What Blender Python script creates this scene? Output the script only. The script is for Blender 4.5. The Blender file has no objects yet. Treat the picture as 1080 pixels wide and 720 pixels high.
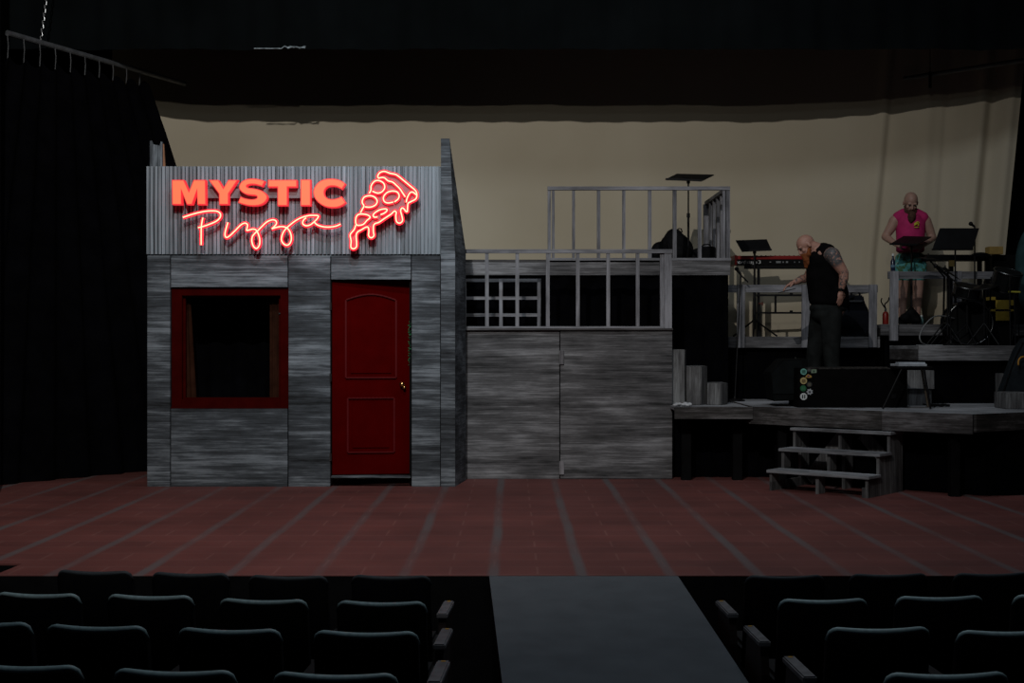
import bpy, bmesh, math, random
from mathutils import Vector, Matrix
from mathutils.geometry import tessellate_polygon
random.seed(7)
scn = bpy.context.scene
COL = scn.collection
PI = math.pi
CZ = 1.515          # lens height above the stage floor
F = 1400.0          # focal length in pixels for a 1080 px wide frame

def P(px, py, D):
    """survey point: photo bearing (px,py) at distance D"""
    return Vector(((px - 540) * D / F, D, CZ - (py - 360) * D / F))
def X(px, D): return (px - 540) * D / F
def Z(py, D): return CZ - (py - 360) * D / F
def V(*a): return Vector(a)

# ------------------------------------------------------------------ materials
MATS = {}
def nodes(name):
    m = bpy.data.materials.new(name); m.use_nodes = True
    nt = m.node_tree; b = nt.nodes['Principled BSDF']
    return m, nt, b
def plain(name, c, rough=.7, metal=0., spec=.3, var=.25, scale=9., bump=0., emit=None, es=0.):
    if name in MATS: return MATS[name]
    m, nt, b = nodes(name); N = nt.nodes; L = nt.links
    tc = N.new('ShaderNodeTexCoord'); ns = N.new('ShaderNodeTexNoise')
    ns.inputs['Scale'].default_value = scale; ns.inputs['Detail'].default_value = 5
    L.new(tc.outputs['Object'], ns.inputs['Vector'])
    r = N.new('ShaderNodeValToRGB')
    r.color_ramp.elements[0].position = .3; r.color_ramp.elements[1].position = .7
    r.color_ramp.elements[0].color = [x * (1 - var) for x in c] + [1]
    r.color_ramp.elements[1].color = [min(1, x * (1 + var)) for x in c] + [1]
    L.new(ns.outputs['Fac'], r.inputs['Fac']); L.new(r.outputs['Color'], b.inputs['Base Color'])
    b.inputs['Roughness'].default_value = rough; b.inputs['Metallic'].default_value = metal
    b.inputs['Specular IOR Level'].default_value = spec
    if bump:
        bp = N.new('ShaderNodeBump'); bp.inputs['Strength'].default_value = bump; bp.inputs['Distance'].default_value = .01
        L.new(ns.outputs['Fac'], bp.inputs['Height']); L.new(bp.outputs['Normal'], b.inputs['Normal'])
    if emit:
        b.inputs['Emission Color'].default_value = list(emit) + [1]; b.inputs['Emission Strength'].default_value = es
    MATS[name] = m
    return m
def wood(name, dark, mid, light, axis='x', tint=(1, 1, 1), stroke=1.0):
    """dry-brushed weathered timber paint, strokes along an axis"""
    if name in MATS: return MATS[name]
    m, nt, b = nodes(name); N = nt.nodes; L = nt.links
    tc = N.new('ShaderNodeTexCoord'); oi = N.new('ShaderNodeObjectInfo')
    off = N.new('ShaderNodeVectorMath'); off.operation = 'SCALE'; off.inputs[0].default_value = (7.3, 3.1, 11.7)
    L.new(oi.outputs['Random'], off.inputs['Scale'])
    ad = N.new('ShaderNodeVectorMath'); ad.operation = 'ADD'
    L.new(tc.outputs['Object'], ad.inputs[0]); L.new(off.outputs['Vector'], ad.inputs[1])
    def tex(sx, sz, det, rough):
        mp = N.new('ShaderNodeMapping')
        s = {'x': (sx, sx * 2, sz), 'z': (sz, sz, sx), 'y': (sz, sx, sz)}[axis]
        mp.inputs['Scale'].default_value = s
        L.new(ad.outputs['Vector'], mp.inputs['Vector'])
        n = N.new('ShaderNodeTexNoise'); n.inputs['Scale'].default_value = 1; n.inputs['Detail'].default_value = det
        n.inputs['Roughness'].default_value = rough
        L.new(mp.outputs['Vector'], n.inputs['Vector'])
        return n
    a = tex(.95 * stroke, 26 * stroke, 8, .72); c = tex(.75 * stroke, 3.3 * stroke, 6, .68); d = tex(2.5 * stroke, 90 * stroke, 4, .65)
    m1 = N.new('ShaderNodeMath'); m1.operation = 'MULTIPLY'; m1.inputs[1].default_value = .36
    L.new(a.outputs['Fac'], m1.inputs[0])
    m2 = N.new('ShaderNodeMath'); m2.operation = 'MULTIPLY_ADD'; m2.inputs[1].default_value = .44
    L.new(c.outputs['Fac'], m2.inputs[0]); L.new(m1.outputs[0], m2.inputs[2])
    m3 = N.new('ShaderNodeMath'); m3.operation = 'MULTIPLY_ADD'; m3.inputs[1].default_value = .20
    L.new(d.outputs['Fac'], m3.inputs[0]); L.new(m2.outputs[0], m3.inputs[2])
    r = N.new('ShaderNodeValToRGB'); cr = r.color_ramp
    cr.elements[0].position = .40; cr.elements[0].color = list(dark) + [1]
    cr.elements[1].position = .605; cr.elements[1].color = list(light) + [1]
    e = cr.elements.new(.5); e.color = list(mid) + [1]
    L.new(m3.outputs[0], r.inputs['Fac']); L.new(r.outputs['Color'], b.inputs['Base Color'])
    b.inputs['Roughness'].default_value = .75; b.inputs['Specular IOR Level'].default_value = .25
    bp = N.new('ShaderNodeBump'); bp.inputs['Strength'].default_value = .25; bp.inputs['Distance'].default_value = .006
    L.new(a.outputs['Fac'], bp.inputs['Height']); L.new(bp.outputs['Normal'], b.inputs['Normal'])
    MATS[name] = m
    return m
def glow(name, c, s):
    if name in MATS: return MATS[name]
    m, nt, b = nodes(name)
    b.inputs['Base Color'].default_value = [x * .3 for x in c] + [1]
    b.inputs['Emission Color'].default_value = list(c) + [1]; b.inputs['Emission Strength'].default_value = s
    b.inputs['Roughness'].default_value = .5
    MATS[name] = m
    return m

G_D, G_M, G_L = (.008, .009, .0106), (.050, .057, .066), (.20, .224, .252)
WH = wood('facade_paint', G_D, G_M, G_L, 'x')
WV = wood('facade_paint_upright', G_D, G_M, G_L, 'z')
DH = wood('dock_paint', (.019, .019, .020), (.097, .095, .100), (.275, .275, .29), 'x')
DV = wood('dock_paint_upright', (.03, .03, .033), (.13, .125, .135), (.27, .26, .28), 'z')
DR = wood('rail_paint', (.05, .05, .055), (.16, .16, .175), (.30, .30, .33), 'x', stroke=1.4)
DRZ = wood('rail_paint_upright', (.05, .05, .055), (.16, .16, .175), (.30, .30, .33), 'z', stroke=1.4)
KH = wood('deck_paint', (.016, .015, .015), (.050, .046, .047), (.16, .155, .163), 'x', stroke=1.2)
KT = wood('deck_top_lit', (.07, .07, .075), (.20, .205, .22), (.36, .37, .40), 'x', stroke=1.2)  # deck paint made paler, overhead light on tops and treads put into the colour
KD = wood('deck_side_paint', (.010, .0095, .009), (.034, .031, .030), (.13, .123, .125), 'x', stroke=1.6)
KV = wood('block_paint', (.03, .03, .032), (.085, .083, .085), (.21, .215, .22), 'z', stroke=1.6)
BLACK = plain('black_cloth', (.0016, .0016, .0022), .95, spec=.02, var=.4, scale=4)
BORDER = plain('border_cloth', (.0040, .0052, .0058), .95, spec=.02, var=.25, scale=1.2)
BLK = plain('black_paint', (.0028, .0028, .0032), .7, spec=.08, var=.3)
BLKM = plain('black_metal', (.0042, .0042, .005), .5, spec=.15, var=.3)
STEEL = plain('chrome_metal', (.16, .165, .17), .3, metal=1, var=.1)
GREYM = plain('grey_pipe', (.10, .105, .115), .5, metal=.4, var=.3)

# ------------------------------------------------------------------ mesh helpers
def box(bm, c, s, rot=None, taper=None):
    """box of size s about centre c; rot a 3x3/4x4 matrix"""
    M = Matrix.Translation(Vector(c)) @ (rot.to_4x4() if rot else Matrix.Identity(4)) @ Matrix.Diagonal((s[0], s[1], s[2], 1))
    return bmesh.ops.create_cube(bm, size=1, matrix=M)['verts']
def bb(bm, x0, x1, y0, y1, z0, z1): return box(bm, ((x0 + x1) / 2, (y0 + y1) / 2, (z0 + z1) / 2), (abs(x1 - x0), abs(y1 - y0), abs(z1 - z0)))
def bar(bm, p, q, w, h=None, up=(0, 0, 1)):
    """square bar from p to q: w across, h along up"""
    p, q = Vector(p), Vector(q); h = h or w; d = (q - p); L = d.length; d.normalize(); up = Vector(up)
    s = d.cross(up)
    if s.length < 1e-4: s = d.cross(Vector((0, 1, 0)))
    s.normalize(); u = s.cross(d)
    R = Matrix((s, u, d)).transposed()
    box(bm, (p + q) / 2, (w, h, L), R)
def rod(bm, p, q, r, r2=None, n=10):
    p, q = Vector(p), Vector(q); d = q - p
    M = Matrix.Translation((p + q) / 2) @ d.to_track_quat('Z', 'Y').to_matrix().to_4x4()
    bmesh.ops.create_cone(bm, cap_ends=True, segments=n, radius1=r, radius2=r if r2 is None else r2, depth=d.length, matrix=M)
def ball(bm, c, r, n=12, rot=None):
    if not hasattr(r, '__len__'): r = (r, r, r)
    M = Matrix.Translation(Vector(c)) @ (rot.to_4x4() if rot else Matrix.Identity(4)) @ Matrix.Diagonal((r[0], r[1], r[2], 1))
    bmesh.ops.create_uvsphere(bm, u_segments=n, v_segments=max(6, n // 2 + 2), radius=1, matrix=M)
def catmull(pts, n=6, closed=False):
    out = []; m = len(pts)
    for i in range(m if closed else m - 1):
        a = pts[(i - 1) % m] if closed or i > 0 else pts[i]
        b, c = pts[i], pts[(i + 1) % m]
        d = pts[(i + 2) % m] if closed or i + 2 < m else c
        for k in range(n):
            t = k / n
            out.append(0.5 * ((2 * b) + (c - a) * t + (2 * a - 5 * b + 4 * c - d) * t * t + (3 * b - a - 3 * c + d) * t ** 3))
    if not closed: out.append(pts[-1])
    return out
def tube(bm, pts, r, n=8, closed=False):
    pts = [Vector(p) for p in pts]; rings = []; m = len(pts)
    prev = None
    for i, p in enumerate(pts):
        t = (pts[(i + 1) % m] if closed or i < m - 1 else p) - (pts[i - 1] if closed or i > 0 else p)
        if t.length < 1e-9: t = Vector((0, 0, 1))
        t.normalize()
        if prev is None:
            s = t.cross(Vector((0, 1, 0)))
            if s.length < .05: s = t.cross(Vector((1, 0, 0)))
        else: s = prev - t * prev.dot(t)
        s.normalize(); prev = s; u = t.cross(s)
        rr = r[i] if hasattr(r, '__len__') else r
        rings.append([bm.verts.new(p + (s * math.cos(a) + u * math.sin(a)) * rr) for a in [2 * PI * k / n for k in range(n)]])
    for i in range(m if closed else m - 1):
        A, B = rings[i], rings[(i + 1) % m]
        for k in range(n): bm.faces.new((A[k], A[(k + 1) % n], B[(k + 1) % n], B[k]))
    if not closed:
        bm.faces.new(rings[0][::-1]); bm.faces.new(rings[-1])
def prism(bm, poly, vec):
    """extrude a planar polygon (list of Vectors) by vec"""
    vec = Vector(vec); a = [bm.verts.new(Vector(p)) for p in poly]; b = [bm.verts.new(Vector(p) + vec) for p in poly]
    n = len(a)
    for tri in tessellate_polygon([[v.co for v in a]]):
        bm.faces.new([a[i] for i in tri]); bm.faces.new([b[i] for i in tri][::-1])
    for i in range(n): bm.faces.new((a[(i + 1) % n], a[i], b[i], b[(i + 1) % n]))
def lathe(bm, prof, M=None, n=20):
    M = M or Matrix.Identity(4); rings = []
    for r, z in prof: rings.append([bm.verts.new(M @ Vector((r * math.cos(2 * PI * k / n), r * math.sin(2 * PI * k / n), z))) for k in range(n)])
    for A, B in zip(rings, rings[1:]):
        for k in range(n): bm.faces.new((A[k], A[(k + 1) % n], B[(k + 1) % n], B[k]))
    bm.faces.new(rings[0][::-1]); bm.faces.new(rings[-1])
def sheet(bm, fn, nu, nv):
    g = [[bm.verts.new(fn(i / nu, j / nv)) for i in range(nu + 1)] for j in range(nv + 1)]
    for j in range(nv):
        for i in range(nu): bm.faces.new((g[j][i], g[j][i + 1], g[j + 1][i + 1], g[j + 1][i]))
def wm(o):
    m = Matrix.LocRotScale(o.location, o.rotation_euler, (1, 1, 1))
    return wm(o.parent) @ m if o.parent else m
def bevel(bm, w, seg=2):
    bmesh.ops.bevel(bm, geom=list(bm.edges), offset=w, segments=seg, affect='EDGES', clamp_overlap=True)
def obj(name, bm, mat, parent=None, origin=None, smooth=False, bev=0, local=False):
    """one mesh object; bm in world coordinates unless local"""
    if bev: bevel(bm, bev)
    bmesh.ops.recalc_face_normals(bm, faces=bm.faces)
    me = bpy.data.meshes.new(name); o = bpy.data.objects.new(name, me); COL.objects.link(o)
    if parent:
        o.parent = parent
        if not local: bm.transform(wm(parent).inverted())
    elif origin is not None:
        o.location = origin; bm.transform(Matrix.Translation(-Vector(origin)))
    bm.to_mesh(me); bm.free()
    if smooth:
        for p in me.polygons: p.use_smooth = True
    me.materials.append(mat)
    return o
def tag(o, label, cat, group=None, kind=None):
    o['label'] = label; o['category'] = cat
    if group: o['group'] = group
    if kind: o['kind'] = kind
    return o
def thing(name, label, cat, loc=(0, 0, 0), rz=0, group=None):
    o = bpy.data.objects.new(name, None); COL.objects.link(o); o.empty_display_size = .1
    o.location = loc; o.rotation_euler = (0, 0, rz)
    return tag(o, label, cat, group)
def struct(name, bm, mat, **k):
    o = obj(name, bm, mat, **k); o['kind'] = 'structure'; return o
def new(): return bmesh.new()
def dup(root, loc, rz, label, group=None):
    kids = [c for c in bpy.data.objects if c.parent is root]
    r = root.copy(); COL.objects.link(r); r.location = loc; r.rotation_euler = (0, 0, rz); r['label'] = label
    if group: r['group'] = group
    for c in kids:
        d = c.copy(); COL.objects.link(d); d.parent = r
        for g in [g for g in bpy.data.objects if g.parent is c]:
            e = g.copy(); COL.objects.link(e); e.parent = d
    return r

# ================================================================== SETTING
def floor_mat():
    m, nt, b = nodes('painted_stage_boards'); N = nt.nodes; L = nt.links
    tc = N.new('ShaderNodeTexCoord')
    mp = N.new('ShaderNodeMapping'); mp.inputs['Location'].default_value = (.12, 0, 0)
    L.new(tc.outputs['Object'], mp.inputs['Vector'])
    br = N.new('ShaderNodeTexBrick'); br.inputs['Scale'].default_value = 1
    br.inputs['Brick Width'].default_value = .575; br.inputs['Row Height'].default_value = .288
    br.inputs['Mortar Size'].default_value = .010; br.inputs['Mortar Smooth'].default_value = .6
    br.inputs['Color1'].default_value = (.128, .042, .037, 1); br.inputs['Color2'].default_value = (.108, .037, .034, 1)
    br.inputs['Mortar'].default_value = (.155, .066, .058, 1); br.offset = .5
    L.new(mp.outputs['Vector'], br.inputs['Vector'])
    n = N.new('ShaderNodeTexNoise'); n.inputs['Scale'].default_value = 1.1; n.inputs['Detail'].default_value = 7
    L.new(tc.outputs['Object'], n.inputs['Vector'])
    mx = N.new('ShaderNodeMix'); mx.data_type = 'RGBA'; mx.blend_type = 'MULTIPLY'; mx.inputs['Factor'].default_value = .55
    r = N.new('ShaderNodeValToRGB'); r.color_ramp.elements[0].position = .32; r.color_ramp.elements[1].position = .68
    r.color_ramp.elements[0].color = (.55, .5, .5, 1); r.color_ramp.elements[1].color = (1.25, 1.2, 1.2, 1)
    L.new(n.outputs['Fac'], r.inputs['Fac']); L.new(br.outputs['Color'], mx.inputs['A']); L.new(r.outputs['Color'], mx.inputs['B'])
    # broad grey brushed bands running up and down stage
    sx = N.new('ShaderNodeSeparateXYZ'); L.new(mp.outputs['Vector'], sx.inputs[0])
    wob = N.new('ShaderNodeTexNoise'); wob.inputs['Scale'].default_value = .8
    L.new(tc.outputs['Object'], wob.inputs['Vector'])
    w1 = N.new('ShaderNodeMath'); w1.operation = 'MULTIPLY_ADD'; w1.inputs[1].default_value = .04; L.new(wob.outputs['Fac'], w1.inputs[0]); L.new(sx.outputs['X'], w1.inputs[2])
    w2 = N.new('ShaderNodeMath'); w2.operation = 'SUBTRACT'; w2.inputs[1].default_value = .02; L.new(w1.outputs[0], w2.inputs[0])
    dv = N.new('ShaderNodeMath'); dv.operation = 'DIVIDE'; dv.inputs[1].default_value = .575; L.new(w2.outputs[0], dv.inputs[0])
    rd = N.new('ShaderNodeMath'); rd.operation = 'ROUND'; L.new(dv.outputs[0], rd.inputs[0])
    sb = N.new('ShaderNodeMath'); sb.operation = 'SUBTRACT'; L.new(dv.outputs[0], sb.inputs[0]); L.new(rd.outputs[0], sb.inputs[1])
    ab = N.new('ShaderNodeMath'); ab.operation = 'ABSOLUTE'; L.new(sb.outputs[0], ab.inputs[0])
    mr = N.new('ShaderNodeMapRange'); mr.inputs['From Min'].default_value = .035; mr.inputs['From Max'].default_value = .085
    mr.inputs['To Min'].default_value = 1; mr.inputs['To Max'].default_value = 0
    L.new(ab.outputs[0], mr.inputs['Value'])
    # band strength differs band to band and along its length
    cb = N.new('ShaderNodeCombineXYZ'); L.new(rd.outputs[0], cb.inputs['X']); L.new(sx.outputs['Y'], cb.inputs['Y'])
    mq = N.new('ShaderNodeMapping'); mq.inputs['Scale'].default_value = (3.7, .45, 1); L.new(cb.outputs[0], mq.inputs['Vector'])
    n2 = N.new('ShaderNodeTexNoise'); n2.inputs['Scale'].default_value = 1; n2.inputs['Detail'].default_value = 4; L.new(mq.outputs[0], n2.inputs['Vector'])
    m2 = N.new('ShaderNodeMapRange'); m2.inputs['From Min'].default_value = .38; m2.inputs['From Max'].default_value = .6; m2.inputs['To Min'].default_value = .3; m2.inputs['To Max'].default_value = .85
    L.new(n2.outputs['Fac'], m2.inputs['Value'])
    mu = N.new('ShaderNodeMath'); mu.operation = 'MULTIPLY'; L.new(mr.outputs[0], mu.inputs[0]); L.new(m2.outputs[0], mu.inputs[1])
    m3 = N.new('ShaderNodeMix'); m3.data_type = 'RGBA'; L.new(mu.outputs[0], m3.inputs['Factor'])
    L.new(mx.outputs['Result'], m3.inputs['A']); m3.inputs['B'].default_value = (.092, .083, .087, 1)
    L.new(m3.outputs['Result'], b.inputs['Base Color'])
    b.inputs['Roughness'].default_value = .62; b.inputs['Specular IOR Level'].default_value = .3
    return m
FLOOR = floor_mat()
FRONT = 8.59
bm = new()
poly = [V(-5.9, 9.2, 0), V(-3.34, 9.05, 0), V(-3.36, FRONT, 0), V(9.5, FRONT, 0), V(9.5, 19.6, 0), V(-8, 19.6, 0), V(-8, 9.2, 0)]
prism(bm, poly, (0, 0, -.012)); struct('floor', bm, FLOOR)
bm = new(); bb(bm, -3.36, 9.5, FRONT - .004, FRONT + .04, -.8, -.003); bb(bm, -8, -3.34, 9.05, 9.09, -.8, -.012); struct('trim_1', bm, BLK)
bm = new()
prism(bm, [V(-8, 9.3, -.745), V(9.5, 9.3, -.745), V(9.5, 0, -.28), V(-8, 0, -.28)], (0, 0, -.1)); struct('floor.001', bm, plain('dark_carpet', (.004, .0036, .0036), .95, spec=.03))
bm = new(); bb(bm, -8, 9.5, 19.6, 19.75, -.1, 9.2); struct('wall_back', bm, BLACK)
bm = new(); bb(bm, -8.15, -8, 0, 19.7, -1, 9.2); struct('wall_left', bm, BLACK)
bm = new(); bb(bm, 9.5, 9.65, 0, 19.7, -1, 9.2); struct('wall_right', bm, BLACK)
bm = new(); bb(bm, -8.1, 9.6, 0, 19.7, 9.2, 9.3); struct('ceiling', bm, BLACK)

# proscenium edge strip at far left
bm = new(); bb(bm, -6.9, -5.13, 13.2, 13.3, .0, 9.2); struct('trim_2', bm, plain('proscenium_paint', (.004, .0045, .007), .8, var=.2))

# ------------------------------------------------------------------ ramp from the stage lip down the aisle
R0, R1 = 8.59, 3.5
def rampx(D, e): return (-.147 if e < 0 else 1.074) + .049 * (8.59 - D)
def rampz(D): return -.002 - .086 * (8.59 - D)
RAMP = plain('grey_ramp_paint', (.077, .085, .096), .8, spec=.1, var=.10, scale=5)
t = thing('ramp', 'grey painted ramp sloping from the stage lip down the centre aisle', 'ramp', (.5, 6, -.62))
bm = new()
prism(bm, [V(rampx(R0, -1), R0, rampz(R0)), V(rampx(R0, 1), R0, rampz(R0)), V(rampx(R1, 1), R1, rampz(R1)), V(rampx(R1, -1), R1, rampz(R1))], (0, 0, -.03))
obj('ramp_top', bm, RAMP, t)
for e in (-1, 1):
    bm = new(); i = -e * .02
    prism(bm, [V(rampx(R0, e) + i, R0 - .01, rampz(R0) - .03), V(rampx(R1, e) + i, R1, rampz(R1) - .03), V(rampx(R1, e) + i, R1, -.47), V(rampx(R0, e) + i, R0 - .01, -.72)], (i, 0, 0))
    obj('side_panel', bm, BLK, t)

# ------------------------------------------------------------------ backdrop, border, legs, pipes
def cream():
    m, nt, b = nodes('cream_muslin'); N = nt.nodes; L = nt.links
    tc = N.new('ShaderNodeTexCoord'); n = N.new('ShaderNodeTexNoise'); n.inputs['Scale'].default_value = .55; n.inputs['Detail'].default_value = 6
    L.new(tc.outputs['Object'], n.inputs['Vector'])
    r = N.new('ShaderNodeValToRGB'); r.color_ramp.elements[0].position = .3; r.color_ramp.elements[1].position = .75
    r.color_ramp.elements[0].color = (.44, .385, .285, 1); r.color_ramp.elements[1].color = (.52, .465, .36, 1)
    L.new(n.outputs['Fac'], r.inputs['Fac']); L.new(r.outputs['Color'], b.inputs['Base Color'])
    n2 = N.new('ShaderNodeTexNoise'); n2.inputs['Scale'].default_value = 260; L.new(tc.outputs['Object'], n2.inputs['Vector'])
    bp = N.new('ShaderNodeBump'); bp.inputs['Strength'].default_value = .2; bp.inputs['Distance'].default_value = .004
    L.new(n2.outputs['Fac'], bp.inputs['Height']); L.new(bp.outputs['Normal'], b.inputs['Normal'])
    b.inputs['Roughness'].default_value = .95; b.inputs['Specular IOR Level'].default_value = .05
    return m
def drop_fn(u, v):
    z = .3 + v * 5.9
    xl = -5.3; xr = 6.42 + .30 * max(0, min(1, (z - 2.55) / 3.0))
    x = xl + (xr - xl) * u
    d = 18.05
    if u > .72: k = (u - .72) / .28; d -= .75 * k ** 1.6
    if u < .12: k = (.12 - u) / .12; d -= .45 * k ** 2
    # hanging pleats at the far right, a few soft ones elsewhere
    for c, w, a in ((.862, .006, .05), (.872, .004, -.03), (.905, .007, .035), (.925, .004, -.03), (.962, .006, .06), (.975, .006, -.06), (.99, .006, .06)):
        cc = c + (.012 * (1 - v) if c < .95 else 0) * (1 if c > .9 else -.3)
        d -= a * math.exp(-((u - cc) / w) ** 2)
    d += .012 * math.sin(u * 40) * (.3 + (1 - v))
    return V(x, d, z)
bm = new(); sheet(bm, drop_fn, 420, 24)
o = obj('backdrop', bm, cream(), origin=(0.5, 18.05, .3), smooth=True)
tag(o, 'wide cream cloth backdrop hanging across the back of the stage', 'backdrop')
bm = new()
def border_fn(u, v):
    x = -7.6 + 16.9 * u; z = 5.035 + .004 * math.sin(u * 70) + v * 3.9
    return V(x, 16.0 + .03 * math.sin(x * 5.3) * math.sin(x * 1.7 + 1) + .02 * math.sin(x * 17), z)
sheet(bm, border_fn, 300, 4)
o = obj('border_curtain', bm, BORDER, origin=(0, 16, 5.035), smooth=True)
tag(o, 'black border cloth hung across the top of the stage', 'curtain')
# scraps caught on its lower edge
bm = new(); rnd = random.Random(3)
pts = [P(268 + i * 3.2, 51.2 - (1.3 if i > 9 else .3) * rnd.random() * (2.0 if i > 9 else 1), 15.93) for i in range(18)]
tube(bm, pts, [.004 + .006 * rnd.random() for _ in pts], 5)
tube(bm, [P(303, 51, 15.93), P(310, 49, 15.92), P(316, 50, 15.92), P(322, 50.4, 15.92)], .006, 5)
o = obj('plastic_scrap', bm, plain('clear_scrap', (.30, .36, .40), .3, var=.5, scale=30), origin=P(295, 52, 15.93))
tag(o, 'pale crumpled scrap caught on the lower edge of the black border', 'scrap')

# left leg curtain on its pipe
pa, pb = V(-5.59, 14.7, 4.93), V(-4.34, 17.6, 4.93)
bm = new(); rod(bm, pa, pb, .032, n=12)
o = obj('curtain_pipe', bm, GREYM, origin=pa); tag(o, 'grey metal pipe at upper left carrying the black side curtain', 'pipe')
ct, cb_ = (V(-5.62, 14.6, 4.64), V(-4.62, 17.0, 4.78))
t = thing('side_curtain', 'black side curtain hanging from the pipe at the left of the stage', 'curtain', (-5.1, 15.8, 0))
bm = new()
def leg_fn(u, v):
    top = ct.lerp(cb_, u); bot = V(-5.95, 13.3, .01).lerp(V(-3.1, 17.0, .01), u)
    p = bot.lerp(top, v)
    sag = .05 * math.cos(u * 2 * PI * 10) * v ** 6
    p.x += .05 * math.sin(u * 66) * (1 - .5 * v); p.z -= sag if v > .9 else 0
    return p
sheet(bm, leg_fn, 160, 16); obj('cloth', bm, BLACK, t, smooth=True)
TIE = plain('tie_cord', (.085, .088, .092), .8)
for i in range(10):
    u = .04 + i * .095
    b = ct.lerp(cb_, u); a = pa.lerp(pb, max(0, min(1, (b.y - 14.7) / 2.9)))
    bm = new(); tube(bm, [a + V(.01, -.02, -.02), V(a.x, a.y, a.z).lerp(V(a.x, a.y, b.z), .5) + V(.012, 0, 0), V(a.x + .004, a.y, b.z - .02)], .0055, 5)
    obj('tie', bm, TIE, t)
# chain
t0 = pa.lerp(pb, .16); bm = new()
for i in range(34):
    c = t0 + V(.006 * i, 0, .0 + i * .045)
    M = Matrix.Translation(c) @ Matrix.Rotation(PI / 2 * (i % 2), 4, 'Z')
    tube(bm, [M @ V(.014 * math.cos(a), 0, .029 * math.sin(a)) for a in [2 * PI * k / 8 for k in range(8)]], .006, 5, True)
o = obj('hanging_chain', bm, STEEL, origin=t0); tag(o, 'steel chain holding up the pipe of the left side curtain', 'chain')
# right pipe
bm = new(); rod(bm, V(5.2, 17.6, 5.0), V(6.9, 15.9, 5.0), .03, n=12)
o = obj('curtain_pipe', bm, GREYM, origin=(6, 16.8, 5)); tag(o, 'dark metal pipe at upper right in front of the backdrop', 'pipe')
bm = new(); bar(bm, V(5.45, 17.3, 5.0), V(5.45, 17.3, 8.4), .008); bar(bm, V(5.45, 17.3, 4.82), V(5.45, 17.3, 5.03), .03)
o = obj('hanging_cable', bm, BLKM, origin=(5.45, 17.3, 4.9)); tag(o, 'thin black cable holding up the pipe at upper right', 'cable')
bm = new()
sheet(bm, lambda u, v: V(6.35 + 3.0 * u, 17.9 + .05 * math.sin(u * 60) , .02 + 6.2 * v), 90, 3)
o = obj('side_curtain', bm, BLACK, origin=(7.4, 17.9, .02), smooth=True); tag(o, 'black side curtain hanging at the far right beyond the backdrop', 'curtain')

# ================================================================== PIZZERIA HOUSE FRONT
HD = 13.86
def hx(px): return X(px, HD)
def hz(py): return Z(py, HD)
house = thing('stage_house', 'grey weathered pizzeria house front with red window and door', 'stage set', (-2.2, 13.9, 0))
def hpanel(px0, px1, py0, py1, mat, name='wall_panel', d=0.0, th=.04):
    g = .003
    bm = new(); bb(bm, hx(px0) + g, hx(px1) - g, HD + d, HD + d + th, max(.0, hz(py1) + g), hz(py0) - g)
    return obj(name, bm, mat, house, bev=.003)
hpanel(155, 179.5, 269, 514, WH)
hpanel(180, 303.5, 269, 303, WH)
hpanel(304, 348.5, 269, 514, WH)
hpanel(349, 433.5, 269, 295, WH)
hpanel(434, 464.5, 269, 514, WH)
hpanel(180, 303.5, 430.5, 514, WH)
hpanel(349, 433.5, 501.5, 504, WH, 'threshold', -.02, .12)
bm = new(); bb(bm, hx(155), hx(480), HD + .02, HD + .05, hz(270), hz(268)); obj('ledge', bm, WH, house)
for px in (180, 304, 349, 434, 464.5):
    bm = new(); bb(bm, hx(px - 2.5) if px not in (349,) else hx(px - 5), hx(px + 2.5) if px not in (180, 349) else hx(px), HD + .041, HD + .08, .02, hz(270)); obj('batten', bm, BLK, house)
bm = new(); bb(bm, hx(156), hx(479), HD + .051, HD + .08, hz(275), hz(262)); obj('batten', bm, BLK, house)
# corrugated sign panel
def corr_mat():
    m, nt, b = nodes('corrugated_grey'); N = nt.nodes; L = nt.links
    tc = N.new('ShaderNodeTexCoord'); mp = N.new('ShaderNodeMapping'); mp.inputs['Scale'].default_value = (26, 0, .25)
    L.new(tc.outputs['Object'], mp.inputs['Vector'])
    n = N.new('ShaderNodeTexNoise'); n.inputs['Scale'].default_value = 1; n.inputs['Detail'].default_value = 2; L.new(mp.outputs[0], n.inputs['Vector'])
    mp2 = N.new('ShaderNodeMapping'); mp2.inputs['Scale'].default_value = (60, 30, 2); L.new(tc.outputs['Object'], mp2.inputs['Vector'])
    n2 = N.new('ShaderNodeTexNoise'); n2.inputs['Scale'].default_value = 1; n2.inputs['Detail'].default_value = 5; L.new(mp2.outputs[0], n2.inputs['Vector'])
    ad = N.new('ShaderNodeMath'); ad.operation = 'MULTIPLY_ADD'; ad.inputs[1].default_value = .35; L.new(n2.outputs['Fac'], ad.inputs[0])
    sc = N.new('ShaderNodeMath'); sc.operation = 'MULTIPLY'; sc.inputs[1].default_value = .65; L.new(n.outputs['Fac'], sc.inputs[0]); L.new(sc.outputs[0], ad.inputs[2])
    r = N.new('ShaderNodeValToRGB'); r.color_ramp.elements[0].position = .36; r.color_ramp.elements[1].position = .64
    r.color_ramp.elements[0].color = (.055, .064, .074, 1); r.color_ramp.elements[1].color = (.275, .32, .365, 1)
    L.new(ad.outputs[0], r.inputs['Fac']); L.new(r.outputs['Color'], b.inputs['Base Color'])
    b.inputs['Roughness'].default_value = .5; b.inputs['Specular IOR Level'].default_value = .4
    return m
bm = new()
x0, x1 = hx(155), hx(465); per = .0405; n = int((x1 - x0) / per); per = (x1 - x0) / n
prof = []
for i in range(n):
    a = x0 + i * per; j = random.uniform(-.002, .002)
    prof += [(a, HD - .016), (a + per * .70 + j, HD - .012), (a + per * .76 + j, HD + .022), (a + per * .94, HD + .022)]
prof.append((x1, HD - .012))
zt, zb = hz(175.5), hz(268)
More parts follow.
